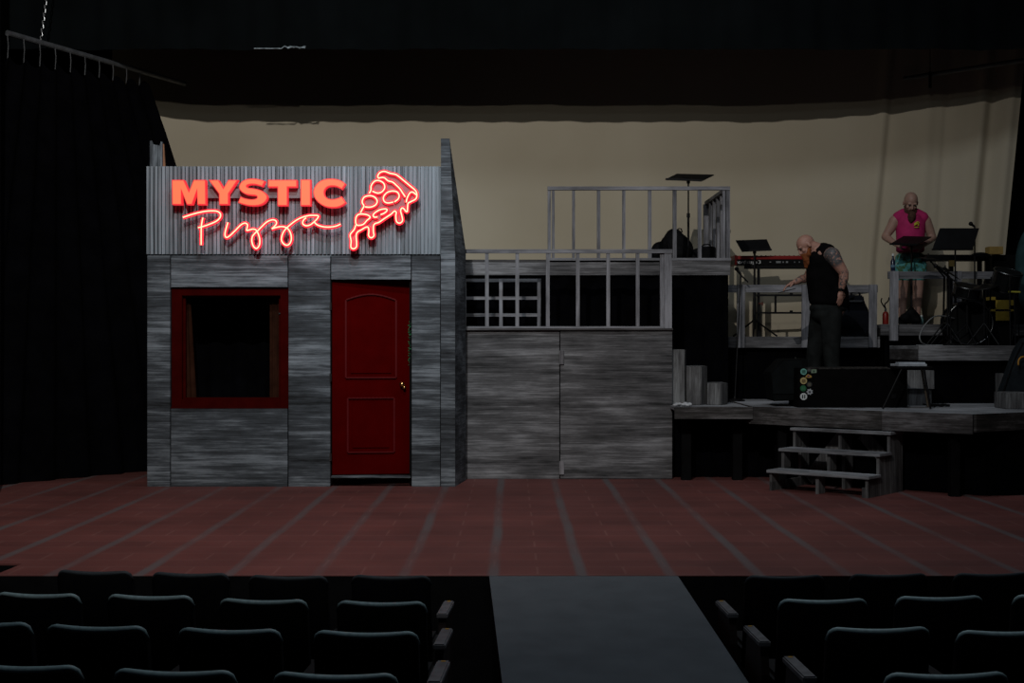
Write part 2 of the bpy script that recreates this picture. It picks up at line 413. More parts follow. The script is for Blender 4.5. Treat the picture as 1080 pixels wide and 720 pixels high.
vt = [bm.verts.new((x, y, zt)) for x, y in prof]; vb = [bm.verts.new((x, y, zb)) for x, y in prof]
for i in range(len(prof) - 1): bm.faces.new((vt[i], vt[i + 1], vb[i + 1], vb[i]))
bb(bm, x0, x1, HD + .023, HD + .05, zb, zt - .004)
obj('corrugated_panel', bm, corr_mat(), house)
# right corner batten (narrower above the eaves) and return wall
bm = new()
prism(bm, [V(hx(465), HD, 0.0), V(hx(480), HD, 0.0), V(hx(480), HD, hz(268)), V(hx(474.2), HD, hz(146)), V(hx(465), HD, hz(146))], (0, .04, 0))
obj('corner_board', bm, WH, house)
bm = new()
xr = X(491.3, 14.5)
a, b_, c_, d_ = V(hx(480), HD + .002, .0), V(xr, 14.5, .0), V(xr, 14.5, Z(265, 14.5)), V(hx(474.2), HD + .002, hz(147))
e_ = V(hx(480), HD + .002, hz(268))
prism(bm, [a, b_, c_, e_], (-.04, .0, 0)); prism(bm, [e_, c_, d_], (-.04, 0, 0))
obj('return_wall', bm, WH, house)
# left wing peeking above the parapet
bm = new(); D = 14.15
prism(bm, [P(158, 180, D), P(158, 149, D), P(159.5, 148, D), P(161, 152, D), P(168.5, 153.5, D), P(169.5, 149, D), P(171, 149.5, D), P(171, 180, D)], (0, .04, 0))
bb(bm, X(159, D), X(170, D), D + .01, D + .03, .0, Z(178, D))
obj('wing_board', bm, WV, house)
bm = new(); bar(bm, P(171.5, 152, D + .05), P(174.5, 200, D + .05), .03); obj('brace', bm, plain('raw_timber', (.28, .13, .07), .8), house)
# window
MOULD = plain('moulding_red_highlit', (.085, .004, .005), .5, spec=.1, var=.1)  # door red lightened, highlights along the mouldings put into the colour
RED = plain('dark_red_paint', (.060, .0009, .0009), .7, spec=.0, var=.12, scale=5)
REDF = plain('window_red_paint', (.036, .0018, .0014), .7, spec=.0, var=.2, scale=6)
win = None
def frame(bm, px0, px1, py0, py1, l, r, t, b, y0, y1):
    bb(bm, hx(px0), hx(px0 + l), y0, y1, hz(py1), hz(py0)); bb(bm, hx(px1 - r), hx(px1), y0, y1, hz(py1), hz(py0))
    bb(bm, hx(px0 + l), hx(px1 - r), y0, y1, hz(py0 + t), hz(py0)); bb(bm, hx(px0 + l), hx(px1 - r), y0, y1, hz(py1), hz(py1 - b))
bm = new(); frame(bm, 180, 303.6, 303, 430.4, 11, 8.5, 8.5, 9.5, HD + .035, HD + .12)
wf = obj('window_frame', bm, REDF, house, bev=.004)
bm = new(); frame(bm, 190.5, 295.6, 311, 421.4, 3, 3, 2.2, 2, HD + .09, HD + .13); obj('stop_bead', bm, REDF, wf)
bm = new(); bb(bm, hx(180), hx(303.6), HD + .015, HD + .13, hz(430.6), hz(429)); obj('window_sill', bm, REDF, wf)
bm = new(); bb(bm, hx(292.6), hx(296.4), HD + .075, HD + .092, hz(330.8), hz(329.6)); obj('latch', bm, STEEL, wf)
# brown drapes and black cloth hung behind
BR = plain('brown_drape', (.026, .010, .006), .95, spec=0, var=.35, scale=7)
for (a0, a1, b0, b1, lab) in ((188, 196, 188, 203.5, 'narrow brown drape behind the left side of the red window'), (281, 294.5, 281, 294.5, 'narrow brown drape behind the right side of the red window')):
    bm = new()
    sheet(bm, lambda u, v: V(hx((b0 + (b1 - b0) * u) * (1 - v) + (a0 + (a1 - a0) * u) * v), HD + .19 + .008 * math.sin(u * 16), hz(429 - 124 * v)), 16, 6)
    tag(obj('window_drape', bm, BR, origin=(hx(b0), HD + .19, hz(429)), smooth=True), lab, 'drape')
bm = new(); sheet(bm, lambda u, v: V(hx(160) + (hx(462) - hx(160)) * u, 14.75 + .03 * math.sin(u * 70), .01 + hz(272) * v), 120, 2)
tag(obj('masking_cloth', bm, BLACK, origin=(-2, 14.75, .01), smooth=True), 'black cloth hung inside the grey house front, seen through its window', 'curtain')
# door, hinged on the left and a little ajar inwards
hinge = V(hx(349.6), HD + .05, 0)
DM = Matrix.Translation(hinge) @ Matrix.Rotation(math.radians(7), 4, 'Z')
dw, dz0, dz1 = hx(432.2) - hx(349.6), hz(500.8), hz(295.5)
bm = new(); bb(bm, 0, dw, 0, .035, dz0, dz1)
def dp(px, py): return V((px - 349.6) / 83 * .822, 0, hz(py))
def groove(bm, pts, w=.026, d=.012):
    for a, b in zip(pts, pts[1:]):
        bar(bm, a + V(0, -.004, 0), b + V(0, -.004, 0), d * 2.6, w, up=(0, 0, 1) if abs((b - a).x) > abs((b - a).z) else (1, 0, 0))
bm.transform(DM); door = obj('door', bm, RED, house)
def arch(px0, px1, pyt, pyb, rise):
    pts = [dp(px0, pyb)]
    for k in range(13):
        u = k / 12; pts.append(dp(px0 + (px1 - px0) * u, pyt - rise * math.sin(PI * u) if rise else pyt))
    pts += [dp(px1, pyb), dp(px0, pyb)]
    return pts
for (x0_, x1_, t_, b_, ri) in ((364, 417, 316, 398.5, 6), (366, 415, 420, 477.5, 0)):
    bm = new(); groove(bm, arch(x0_, x1_, t_, b_, ri), .018)
    bm.transform(DM); obj('door_moulding', bm, MOULD, door, bev=.004)
    bm = new()
    inner = arch(x0_ + 5, x1_ - 5, t_ + 5, b_ - 5, ri)[:-1]
    prism(bm, [V(p.x, -.012, p.z) for p in inner], (0, .012, 0))
    bm.transform(DM); obj('door_panel', bm, RED, door)
BRASS = plain('brass', (.75, .50, .20), .25, metal=1, var=.1)
bm = new()
for k, (px, py, r) in enumerate(((423.2, 405.4, .024), (425.6, 408.8, .017))):
    c = dp(px, py) + V(0, -.05, 0); rod(bm, c + V(0, .05, 0), c, .012); ball(bm, c, (r, r * .8, r), 12)
    rod(bm, c + V(0, .05, 0), c + V(0, .042, 0), r * 1.15)
bm.transform(DM); obj('door_knob', bm, BRASS, door, smooth=True)
for py in (323, 398, 482):
    bm = new(); rod(bm, V(hx(349.3), HD - .006, hz(py + 4)), V(hx(349.3), HD - .006, hz(py - 4)), .007); bb(bm, hx(347.5), hx(349.3), HD - .004, HD, hz(py + 4), hz(py - 4)); obj('hinge', bm, STEEL, house)
# leafy garland showing in the door gap
bm = new(); rr = random.Random(5)
for k in range(46):
    c = V(hx(432) + rr.uniform(-.012, .006), HD + .02 + rr.uniform(0, .04), hz(339 + 46 * k / 45)) ; M = Matrix.Rotation(rr.uniform(0, 6), 3, 'X') @ Matrix.Rotation(rr.uniform(0, 6), 3, 'Y')
    box(bm, c, (.022, .012, .003), M)
rod(bm, V(hx(432.2), HD + .045, hz(385)), V(hx(432.2), HD + .045, hz(338)), .003, n=6)
tag(obj('leaf_garland', bm, plain('garland_green', (.02, .13, .05), .6, var=.6, scale=60), origin=V(hx(432), HD + .04, hz(386))), 'thin green leaf garland in the gap beside the red door', 'garland')

# ------------------------------------------------------------------ signs
SD = 13.70
def sg(org, s, pts, D=SD): return [P(org[0] + x / s, org[1] + y / s, D) for x, y in pts]
FACE = glow('letter_face_glow', (1.0, .165, .068), 1.0)
RIM = glow('letter_side_glow', (1.0, .03, .045), .75)
NEON = glow('neon_red', (1.0, .018, .035), 1.8)
CORE = glow('neon_core', (1.0, .62, .36), 1.6)
def smooth_poly(runs):
    out = []
    for r in runs:
        r = [Vector((x, y, 0)) for x, y in r]
        out += [(p.x, p.y) for p in (catmull(r, 5) if len(r) > 2 else r)][:-1]
    return out
def inset(pts, w):
    n = len(pts); A = sum(pts[i].x * pts[(i + 1) % n].z - pts[(i + 1) % n].x * pts[i].z for i in range(n)); s = 1 if A > 0 else -1
    out = []
    for i in range(n):
        a, b, c = pts[i - 1], pts[i], pts[(i + 1) % n]
        d1 = (b - a).normalized(); d2 = (c - b).normalized()
        n1 = V(-d1.z, 0, d1.x) * s; n2 = V(-d2.z, 0, d2.x) * s
        m = n1 + n2; k = m.length
        m = m / k if k > 1e-6 else n1
        out.append(b + m * (w / max(.45, m.dot(n1))))
    return out
LET = []
LET.append(sg((176, 184), 13.5, [(70, 75), (243, 75), (315, 240), (380, 75), (553, 75), (558, 430), (432, 430), (430, 215), (360, 430), (283, 430), (205, 215), (212, 430), (75, 430)]))
LET.append(sg((176, 184), 13.5, [(592, 75), (735, 75), (805, 190), (875, 75), (1015, 75), (880, 275), (880, 430), (743, 430), (740, 275)]))
LET.append(sg((246, 184), 18.95, smooth_poly([[(637, 130), (580, 245)],
    [(580, 245), (520, 222), (430, 200), (350, 198), (288, 212), (270, 238), (305, 262), (400, 272), (500, 295), (580, 325), (640, 370), (682, 430), (670, 505), (610, 575), (520, 615), (400, 628), (280, 618), (170, 590), (95, 562)],
    [(95, 562), (145, 435)],
    [(145, 435), (220, 468), (330, 490), (420, 488), (470, 468), (473, 440), (435, 420), (340, 412), (250, 395), (170, 350), (120, 285), (120, 220), (160, 150), (240, 100), (340, 80), (450, 82), (550, 102), (637, 130)]])))
LET.append(sg((260, 165), 6.54, [(147, 160), (348, 160), (348, 212), (283, 212), (283, 340), (213, 340), (213, 212), (147, 212)]))
LET.append(sg((260, 165), 6.54, [(372, 158), (443, 158), (443, 340), (372, 340)]))
LET.append(sg((326, 184), 18.95, smooth_poly([[(735, 185), (655, 300)],
    [(655, 300), (600, 265), (530, 238), (450, 232), (380, 245), (330, 285), (305, 350), (320, 420), (370, 470), (450, 490), (540, 480), (610, 455), (650, 432)],
    [(650, 432), (740, 560)],
    [(740, 560), (670, 615), (570, 655), (450, 663), (330, 645), (220, 590), (130, 500), (90, 410), (85, 320), (120, 230), (190, 150), (290, 98), (400, 80), (520, 85), (640, 120), (735, 185)]])))
sign = thing('letter_sign', 'glowing orange block capital letters at the top of the corrugated panel', 'sign', P(272, 218, SD + .05))
for poly in LET:
    bm = new(); prism(bm, poly, (0, .085, 0)); lo = obj('letter', bm, RIM, sign)
    bm = new(); prism(bm, inset(poly, .009), (0, -.006, 0))
    bm.transform(Matrix.Translation((0, -.001, 0))); obj('letter_face', bm, FACE, lo)
bm = new(); bb(bm, X(214, SD), X(336, SD), SD + .085, HD - .012, Z(207.8, SD), Z(198, SD)); obj('raceway', bm, plain('raceway_paint', (.15, .155, .165), .5), sign)

def neon(parent, paths, D, r=.0205, rc=.0072, n=5):
    for pts, cl in paths:
        c = catmull(pts, n, cl)
        bm = new(); tube(bm, c, r, 8, cl); o = obj('neon_tube', bm, NEON, parent, smooth=True)
        bm = new(); tube(bm, [p + V(0, -.0165, 0) for p in c], rc, 6, cl); obj('bright_core', bm, CORE, o, smooth=True)
ND = 13.72
L_ = lambda pts: sg((185, 215), 10.8, pts, ND)
R_ = lambda pts: sg((270, 215), 10.8, pts, ND)
script = thing('neon_script', 'red neon handwritten word under the orange block letters', 'neon sign', P(275, 262, ND))
neon(script, [
    (L_([(90, 155), (180, 125), (280, 98), (380, 82), (470, 84), (513, 110), (515, 152), (475, 195), (400, 230), (320, 258), (262, 272)]), False),
    (L_([(318, 158), (308, 200), (300, 260), (298, 340), (298, 468)]), False),
    (L_([(602, 212), (585, 270), (570, 330), (572, 370), (590, 383), (625, 362), (690, 300), (750, 240), (795, 220), (824, 238), (820, 275), (815, 303), (850, 297), (890, 288), (925, 302), (950, 350), (965, 410), (960, 470), (930, 508), (895, 488), (875, 430), (880, 375), (910, 335), (950, 298), (1000, 247), (1048, 205), (1108, 182), (1148, 195), (1153, 230), (1123, 265), (1103, 285), (1148, 270), (1208, 260), (1263, 270), (1303, 310), (1323, 370), (1318, 430), (1288, 468), (1248, 465), (1213, 420), (1218, 360), (1248, 300), (1298, 250), (1368, 195), (1438, 158), (1518, 135), (1578, 132), (1630, 138), (1618, 170), (1583, 205), (1538, 240), (1488, 250), (1453, 225), (1463, 185), (1493, 160)]), False),
    (R_([(665, 207), (700, 240), (770, 262), (850, 265), (920, 252), (965, 232)]), False)], ND)
for px, py in ((213, 250), (270, 259), (302, 256), (345, 240), (238, 240), (330, 236)):
    bm = new(); rod(bm, P(px, py, ND + .01), P(px, py, HD - .012), .006); obj('standoff', bm, STEEL, script)
slice_ = thing('neon_pizza_slice', 'red neon outline of a dripping pizza slice beside the block letters', 'neon sign', P(405, 262, ND))
S_ = lambda pts: sg((360, 175), 7.58, pts, ND)
crust = [(297, 100), (293, 80), (310, 55), (345, 45), (390, 60), (440, 72), (490, 110), (550, 160), (595, 200), (605, 235), (595, 265), (560, 285), (535, 300)]
drip = [(535, 300), (530, 340), (528, 365), (515, 362), (500, 342), (484, 338), (475, 360), (485, 400), (490, 438), (468, 458), (443, 445), (437, 400), (440, 372), (425, 362), (400, 385), (370, 405), (340, 425), (300, 452), (270, 462), (258, 482), (258, 530), (262, 558), (240, 575), (220, 558), (222, 520), (216, 492), (198, 490), (160, 512), (130, 530), (120, 560), (124, 620), (120, 650), (97, 663), (78, 648), (80, 600), (72, 560), (78, 540), (105, 508), (116, 475)]
neon(slice_, [(S_(crust + drip[1:]), False),
    (S_([(297, 100), (320, 94), (345, 96), (375, 120), (410, 130), (440, 155), (470, 185), (490, 215), (512, 248)]), False),
    (S_([(520, 292), (525, 265), (540, 230), (555, 212), (575, 212), (600, 232)]), False),
    (S_([(225, 220), (238, 192), (240, 160), (265, 125), (300, 118), (338, 138), (348, 175), (325, 208), (290, 218), (250, 203)]), False),
    (S_([(425, 288), (455, 265), (463, 235), (445, 208), (405, 202), (365, 215), (338, 250), (345, 285), (375, 297), (415, 290)]), False),
    (S_([(155, 375), (170, 345), (182, 320), (168, 290), (183, 252), (225, 239), (265, 249), (288, 280), (275, 312), (235, 330), (190, 328)]), False),
    (S_([(290, 408), (264, 410), (256, 392), (280, 367), (320, 348), (360, 345), (366, 358), (345, 378), (315, 390)]), False),
    (S_([(122, 470), (116, 430), (128, 396), (160, 385), (210, 392), (232, 412), (205, 437), (180, 465), (150, 475)]), True)], ND)
bm = new()
plate = crust + drip[1:] + [(116, 430), (128, 396), (155, 378), (170, 345), (180, 318), (168, 285), (185, 250), (220, 232), (238, 192), (240, 160), (262, 128)]
prism(bm, sg((360, 175), 7.58, plate, ND + .022), (0, .006, 0)); obj('backing_plate', bm, plain('glow_tinted_acrylic', (.30, .17, .185), .35, spec=.2, var=.05), slice_)  # pink of the neon glow is put into the plate's colour
for px, py in ((378, 240), (420, 205), (395, 190), (430, 205)):
    bm = new(); rod(bm, P(px, py, ND + .028), P(px, py, HD - .012), .007); obj('standoff', bm, STEEL, slice_)

# ================================================================== DOCK WALL, RAILINGS, UPPER PLATFORM
GD = 14.63
def gx(px): return X(px, GD)
def gz(py): return Z(py, GD)
bm = new(); bb(bm, gx(488), gx(590), GD + .01, GD + .05, .0, gz(348)); o = obj('plank_flat', bm, DH, origin=(gx(540), GD, 0), bev=.003)
tag(o, 'left grey plank panel between the house front and the hinged panel', 'panel')
t = thing('plank_gate', 'right grey plank panel hinged at its left edge', 'gate', (gx(591), GD, 0))
bm = new(); bb(bm, gx(591), gx(709), GD, GD + .04, .004, gz(348)); obj('gate_panel', bm, DH, t, bev=.003)
for a, b in ((369.5, 384), (486, 500)):
    bm = new(); bb(bm, gx(590.3), gx(594.8), GD - .022, GD, gz(b), gz(a)); rod(bm, V(gx(590.6), GD - .012, gz(b)), V(gx(590.6), GD - .012, gz(a)), .009); obj('hinge', bm, DV, t)
# lower balcony floor with its railing
bm = new(); bb(bm, gx(488), gx(709.5), GD - .03, 15.42, gz(348), gz(346)); o = obj('balcony_floor', bm, KH, origin=(.6, 15, gz(347)))
tag(o, 'narrow grey ledge floor on top of the plank panels', 'platform')
t = thing('balcony_railing', 'lower grey wooden railing above the plank panels', 'railing', (gx(600), GD, gz(346)))
bm = new(); bb(bm, gx(490), gx(709), GD - .01, GD + .045, gz(266.8), gz(262.8)); obj('top_rail', bm, DR, t)
bm = new(); bb(bm, gx(490), gx(700), GD, GD + .035, gz(346), gz(344)); obj('bottom_rail', bm, DR, t)
for px in (513.5, 545.5, 577.8, 609.4, 641.5, 672.6):
    bm = new(); bb(bm, gx(px - 1.9), gx(px + 1.9), GD, GD + .035, gz(344), gz(267)); obj('baluster', bm, DRZ, t)
bm = new(); bb(bm, gx(696.5), gx(700.8), GD + .02, GD + .08, gz(346), gz(266.8)); obj('post', bm, DRZ, t)
bm = new(); bb(bm, gx(700.8), gx(708.6), GD, GD + .08, gz(346), gz(266.8)); obj('post', bm, DRZ, t)
# lattice frame leaning behind it
LD = 15.2; lx = lambda p: X(p, LD); lz = lambda p: Z(p, LD)
t = thing('lattice_frame', 'grey open grid frame behind the left end of the lower railing', 'frame', (lx(530), LD, lz(346)))
for py in (295.5, 314.2, 332):
    bm = new(); bb(bm, lx(488), lx(570.5), LD, LD + .03, lz(py + 1.7), lz(py - 1.7)); obj('crossbar', bm, DR, t)
for px in (490, 528.3, 568.5):
    bm = new(); bb(bm, lx(px - 1.8), lx(px + 1.8), LD - .005, LD + .035, lz(345.5), lz(293.8)); obj('upright', bm, DRZ, t)
# upper platform
UD = 15.42; ux = lambda p: X(p, UD); uz = lambda p: Z(p, UD)
t = thing('upper_platform', 'raised platform with grey plank edge carrying the upper railing', 'platform', (ux(630), 16.2, uz(290)))
bm = new(); bb(bm, ux(482), ux(770), UD + .03, 17.2, uz(278), uz(273.5)); obj('platform_deck', bm, KH, t)
bm = new(); bb(bm, ux(482), ux(703), UD, UD + .03, uz(290), uz(276.5)); obj('edge_board', bm, DH, t)
bm = new(); bb(bm, ux(703.5), ux(770), UD, UD + .03, uz(290), uz(274)); obj('edge_board', bm, DH, t)
bm = new(); bb(bm, ux(578), ux(771), UD - .01, UD + .05, uz(274.6), uz(272)); obj('edge_cap', bm, DR, t)
for px in (486, 640, 766):
    for d in (UD + .2, 17.05):
        bm = new(); bb(bm, ux(px) - .04, ux(px) + .04, d - .04, d + .04, .0, uz(278)); obj('leg', bm, BLK, t)
t = thing('platform_railing', 'upper grey wooden railing on the raised platform', 'railing', (ux(670), UD, uz(272)))
bm = new(); bb(bm, ux(577.5), ux(770), UD - .01, UD + .05, uz(200.3), uz(196.6)); obj('top_rail', bm, DR, t)
for px, w in ((579.3, 1.7), (583.6, 1.4), (605, 1.5), (631.5, 1.8), (658, 1.6), (685.4, 1.8), (711.7, 2.0), (738, 1.9), (768, 2.0), (763.6, 1.4)):
    bm = new(); bb(bm, ux(px - w), ux(px + w), UD + .002, UD + .037, uz(272), uz(200.3)); obj('post' if px in (579.3, 768) else 'baluster', bm, DRZ, t)
t = thing('side_railing', 'short grey railing running back along the right end of the raised platform', 'railing', (ux(768), 16.3, uz(272)))
sx = ux(768)
bm = new(); bb(bm, sx - .03, sx + .03, UD + .06, 17.1, uz(200.3), uz(196.6)); obj('top_rail', bm, DR, t)
for i in range(6):
    d = UD + .2 + i * .29; bm = new(); bb(bm, sx - .018, sx + .018, d - .04, d + .04, uz(273.6), uz(200.3)); obj('baluster', bm, DRZ, t)
bm = new(); bb(bm, sx - .05, sx + .03, 17.02, 17.1, uz(273.6), uz(200.3)); obj('post', bm, DRZ, t)
# masking cloth below the platform
bm = new(); mx0, mx1 = ux(480), X(768.5, 15.46)
sheet(bm, lambda u, v: V(mx0 + (mx1 - mx0) * u, UD + .05 + .02 * math.sin(u * 90), .02 + (uz(289) - .02) * v), 160, 3)
tag(obj('masking_cloth', bm, BLACK, origin=(1, UD, .02), smooth=True), 'black cloth masking the space under the raised platform', 'curtain')
# ------------------------------------------------------------------ music stands and bags
def music_stand(poly, D, knob, foot_z, label, group=None, tilt=.12, rfoot=.24, legs=True, rpole=.014):
    """desk polygon corners (photo bearings, bottom lip side listed last two), pole under knob"""
    k = P(knob[0], knob[1], D + .1)
    t = thing('music_stand', label, 'music stand', (k.x, k.y, foot_z), 0, group)
    pts = [P(x, y, D + d) for x, y, d in poly]
    bm = new(); nrm = (pts[1] - pts[0]).cross(pts[2] - pts[0]).normalized() * .012
    prism(bm, pts, nrm); obj('desk', bm, BLKM, t)
    a, b = pts[-2], pts[-1]
    bm = new(); bar(bm, a, b, .05, .02); obj('lip', bm, BLKM, t)
    mid = foot_z + .45
    bm = new(); rod(bm, V(k.x, k.y, mid), V(k.x, k.y, k.z), rpole * .7); obj('inner_tube', bm, BLKM, t)
    bm = new(); rod(bm, V(k.x, k.y, foot_z + .1), V(k.x, k.y, mid + .15), rpole); rod(bm, V(k.x, k.y, mid + .12), V(k.x, k.y, mid + .17), rpole * 1.5); obj('pole', bm, BLKM, t)
    bm = new(); rod(bm, V(k.x, k.y, k.z - .04), V(k.x, k.y, k.z + .02), .022); ball(bm, k + V(0, -.02, 0), .022); obj('tilt_joint', bm, STEEL if 'large' in label else BLKM, t)
    for i in range(3):
        an = .3 + i * 2 * PI / 3
        bm = new(); rod(bm, V(k.x, k.y, foot_z + .22), V(k.x + rfoot * math.cos(an), k.y + rfoot * math.sin(an), foot_z + .012), .011); obj('leg', bm, BLKM, t)
    return t
PZ = uz(273.5)
music_stand([(714, 183, .3), (753, 184, .3), (740, 190.3, -.05), (702, 188.8, -.05)], 16.2, (726, 190), PZ, 'black music stand with flat tilted desk on the raised platform')
def lump(name, parts, mat, label, cat, org, voxel=.02, sm=6):
    bm = new()
    for c, r, *ro in parts: ball(bm, c, r, 14, ro[0] if ro else None)
    o = obj(name, bm, mat, origin=org, smooth=True); remesh(o, voxel, sm); tag(o, label, cat); return o
def remesh(o, voxel, sm=4, fac=.5):
    m = o.modifiers.new('r', 'REMESH'); m.mode = 'VOXEL'; m.voxel_size = voxel; m.use_smooth_shade = True
    s = o.modifiers.new('s', 'SMOOTH'); s.iterations = sm; s.factor = fac
    dg = bpy.context.evaluated_depsgraph_get(); dg.update()
    me = bpy.data.meshes.new_from_object(o.evaluated_get(dg)); o.modifiers.clear()
    old = o.data; mats = list(old.materials); o.data = me; me.materials.clear()
    for q in mats: me.materials.append(q)
    for p in me.polygons: p.use_smooth = True
    return o
BAGM = plain('black_nylon', (.0032, .0032, .0038), .75, spec=.1, var=.4, scale=14)
BD = 16.4
t = thing('backpack', 'black backpack standing on the raised platform beside the music stand', 'bag', P(713, 272, BD))
bm = new(); ball(bm, P(712, 259, BD), (.19, .13, .17)); ball(bm, P(711, 251, BD), (.12, .11, .12)); ball(bm, P(718, 263, BD), (.16, .12, .16)); ball(bm, P(712, 268, BD - .05), (.17, .12, .1))
o = obj('bag_body', bm, BAGM, t, smooth=True); remesh(o, .015)
bm = new(); tube(bm, [P(714, 244, BD), P(715.5, 241, BD), P(718.5, 241.2, BD), P(719.5, 245, BD)], .008, 6); obj('loop_handle', bm, BAGM, t)
bm = new(); tube(bm, catmull([P(704, 254, BD - .1), P(706, 262, BD - .16), P(707, 271, BD - .14)], 5), .018, 6); obj('shoulder_strap', bm, BAGM, t)
zz = P(0, 273.2, UD).z
lump('shoulder_bag', [(P(695, 265, BD), (.1, .1, .12)), (P(698, 259, BD), (.05, .07, .06)), (P(691, 268, BD), (.08, .1, .09))], BAGM, 'small black soft bag left of the backpack on the raised platform', 'bag', P(695, 272, BD), .014)
t = thing('equipment_case', 'low black equipment case on the raised platform right of the backpack', 'case', P(742, 273, BD))
bm = new(); prism(bm, [P(729, 276.5, BD), P(758.5, 276.5, BD), P(757, 262, BD), P(752, 259.5, BD), P(740, 260, BD), P(729, 263.5, BD)], (0, .3, 0)); obj('case_body', bm, BAGM, t, bev=.012)
bm = new(); tube(bm, [P(740, 260, BD + .1), P(742, 258, BD + .1), P(747, 257.5, BD + .1), P(750, 259.6, BD + .1)], .008, 6); obj('handle', bm, BAGM, t)

# ================================================================== RIGHT DECK
DZ = .815
A_, B_ = V(2.584, 14.3, 0), V(4.435, 12.75, 0)
def up(p, z): return V(p.x, p.y, z)
t = thing('dock_deck', 'large grey plank deck on the right with the steps in front', 'platform', (4.6, 14.6, 0))
out = [A_, B_, V(5.75, 13.55, 0), V(9.2, 13.7, 0), V(9.2, 16.1, 0), V(2.584, 16.1, 0)]
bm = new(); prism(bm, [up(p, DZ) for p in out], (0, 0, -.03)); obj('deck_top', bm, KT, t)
dn = (B_ - A_).normalized(); dnorm = V(dn.y, -dn.x, 0)     # outward (towards the lens)
def fascia(p, q, z0, z1, mat, parent, nm='edge_board', th=.03):
    d = (q - p).normalized(); nn = V(d.y, -d.x, 0)
    bm = new(); prism(bm, [up(p, z0), up(q, z0), up(q, z1), up(p, z1)], -nn * th if False else nn * th); return obj(nm, bm, mat, parent)
seam = A_.lerp(B_, .62)
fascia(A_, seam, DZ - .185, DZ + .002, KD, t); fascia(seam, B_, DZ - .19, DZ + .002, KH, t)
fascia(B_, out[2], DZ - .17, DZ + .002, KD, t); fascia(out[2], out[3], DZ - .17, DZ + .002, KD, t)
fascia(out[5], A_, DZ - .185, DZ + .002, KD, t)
for p in (A_.lerp(B_, .12), A_.lerp(B_, .9), V(6, 14.2, 0), V(2.75, 15.8, 0), V(6, 15.9, 0)):
    q = p + (-dnorm * .12 if p.y < 14.15 else V(0, 0, 0)); bm = new(); box(bm, (q.x, q.y, (DZ - .03) / 2), (.09, .09, DZ - .03)); obj('leg', bm, BLK, t)
bm = new(); ins = [p for p in (A_ - dnorm * .32 + dn * .1, B_ - dnorm * .34, V(9.2, 13.99, 0))]
for p, q in zip(ins, ins[1:]): sheet(bm, lambda u, v: up(p.lerp(q, u) + V(0, .012 * math.sin(u * 90), 0), .005 + (DZ - .04) * v), 60, 1)
tag(obj('deck_skirt', bm, BLACK, origin=(3.6, 13.9, 0), smooth=True), 'black cloth skirt under the large deck behind the steps', 'curtain')
t = thing('dock_walkway', 'narrow grey plank walkway between the hinged panel and the large deck', 'platform', (2.15, 14.7, 0))
wx0, wx1 = X(709.5, 14.25) + .02, 2.584
bm = new(); bb(bm, wx0, wx1, 14.27, 15.44, DZ - .04, DZ - .005); obj('deck_top', bm, KT, t)
bm = new(); bb(bm, wx0, wx1, 14.24, 14.27, DZ - .13, DZ - .003); obj('edge_board', bm, KD, t)
for px in (724, 778):
    bm = new(); bb(bm, X(px, 14.5) - .05, X(px, 14.5) + .05, 14.5, 14.6, 0, DZ - .04); obj('leg', bm, BLK, t)
bm = new(); sheet(bm, lambda u, v: V(wx0 + (3.1 - wx0) * u, 14.83 + .015 * math.sin(u * 50), .005 + (DZ - .05) * v), 50, 1)
tag(obj('deck_skirt', bm, BLACK, origin=(2.2, 14.83, 0), smooth=True), 'black cloth skirt under the narrow walkway', 'curtain')
# stepped blocks beside the gate
t = thing('stair_unit', 'three grey stepped blocks descending right from the hinged plank panel', 'steps', (2.1, 14.9, DZ))
for (p0, p1, pm, py) in ((706, 724, 722, 368), (724.2, 746, 739.5, 385.5), (746.2, 767.6, 760, 403.5)):
    D = 14.72; bm = new(); zt = Z(py, D)
    pl = [V(X(p0, D), D, 0), V(X(pm, D), D, 0), V(X(p1, D + .18), D + .18, 0), V(X(p1, D + .18) - .02, D + .45, 0), V(X(p0, D), D + .45, 0)]
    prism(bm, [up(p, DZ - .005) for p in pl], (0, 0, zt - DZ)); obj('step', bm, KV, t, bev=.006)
lump('crumpled_cloth', [(P(712 + 2.2 * i, 427 - (i % 3) * .6, 14.4 + .02 * (i % 2)), (.028, .03, .016 + .006 * (i % 2))) for i in range(8)], plain('white_cloth', (.42, .43, .45), .8), 'small crumpled white cloth on the walkway at the foot of the stepped blocks', 'cloth', P(720, 428, 14.4), .006, 2)

# ------------------------------------------------------------------ three-tread steps
ang = -math.atan2(1.55, 1.85)
F0 = V(2.62, 13.51, 0)
st = thing('step_unit', 'grey wooden three tread steps leading up to the large deck', 'steps', F0, ang)
W, run = 1.07, .25
tz = (.212, .415, .615)
for i, z in enumerate(tz):
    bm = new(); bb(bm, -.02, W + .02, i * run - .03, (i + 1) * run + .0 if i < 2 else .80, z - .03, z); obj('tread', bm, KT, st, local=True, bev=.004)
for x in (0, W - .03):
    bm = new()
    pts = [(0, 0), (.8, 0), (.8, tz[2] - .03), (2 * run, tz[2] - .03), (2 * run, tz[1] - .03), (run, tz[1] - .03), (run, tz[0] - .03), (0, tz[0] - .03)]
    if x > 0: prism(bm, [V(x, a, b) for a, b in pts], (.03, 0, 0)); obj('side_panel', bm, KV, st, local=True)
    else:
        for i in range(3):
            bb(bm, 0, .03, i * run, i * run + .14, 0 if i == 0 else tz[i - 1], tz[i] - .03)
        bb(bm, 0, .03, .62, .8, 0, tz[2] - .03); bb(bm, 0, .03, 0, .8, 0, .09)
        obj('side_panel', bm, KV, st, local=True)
bm = new()
for i in range(3): bb(bm, W * .47, W * .47 + .035, i * run + .02, i * run + .16, 0 if i == 0 else tz[i - 1], tz[i] - .03)
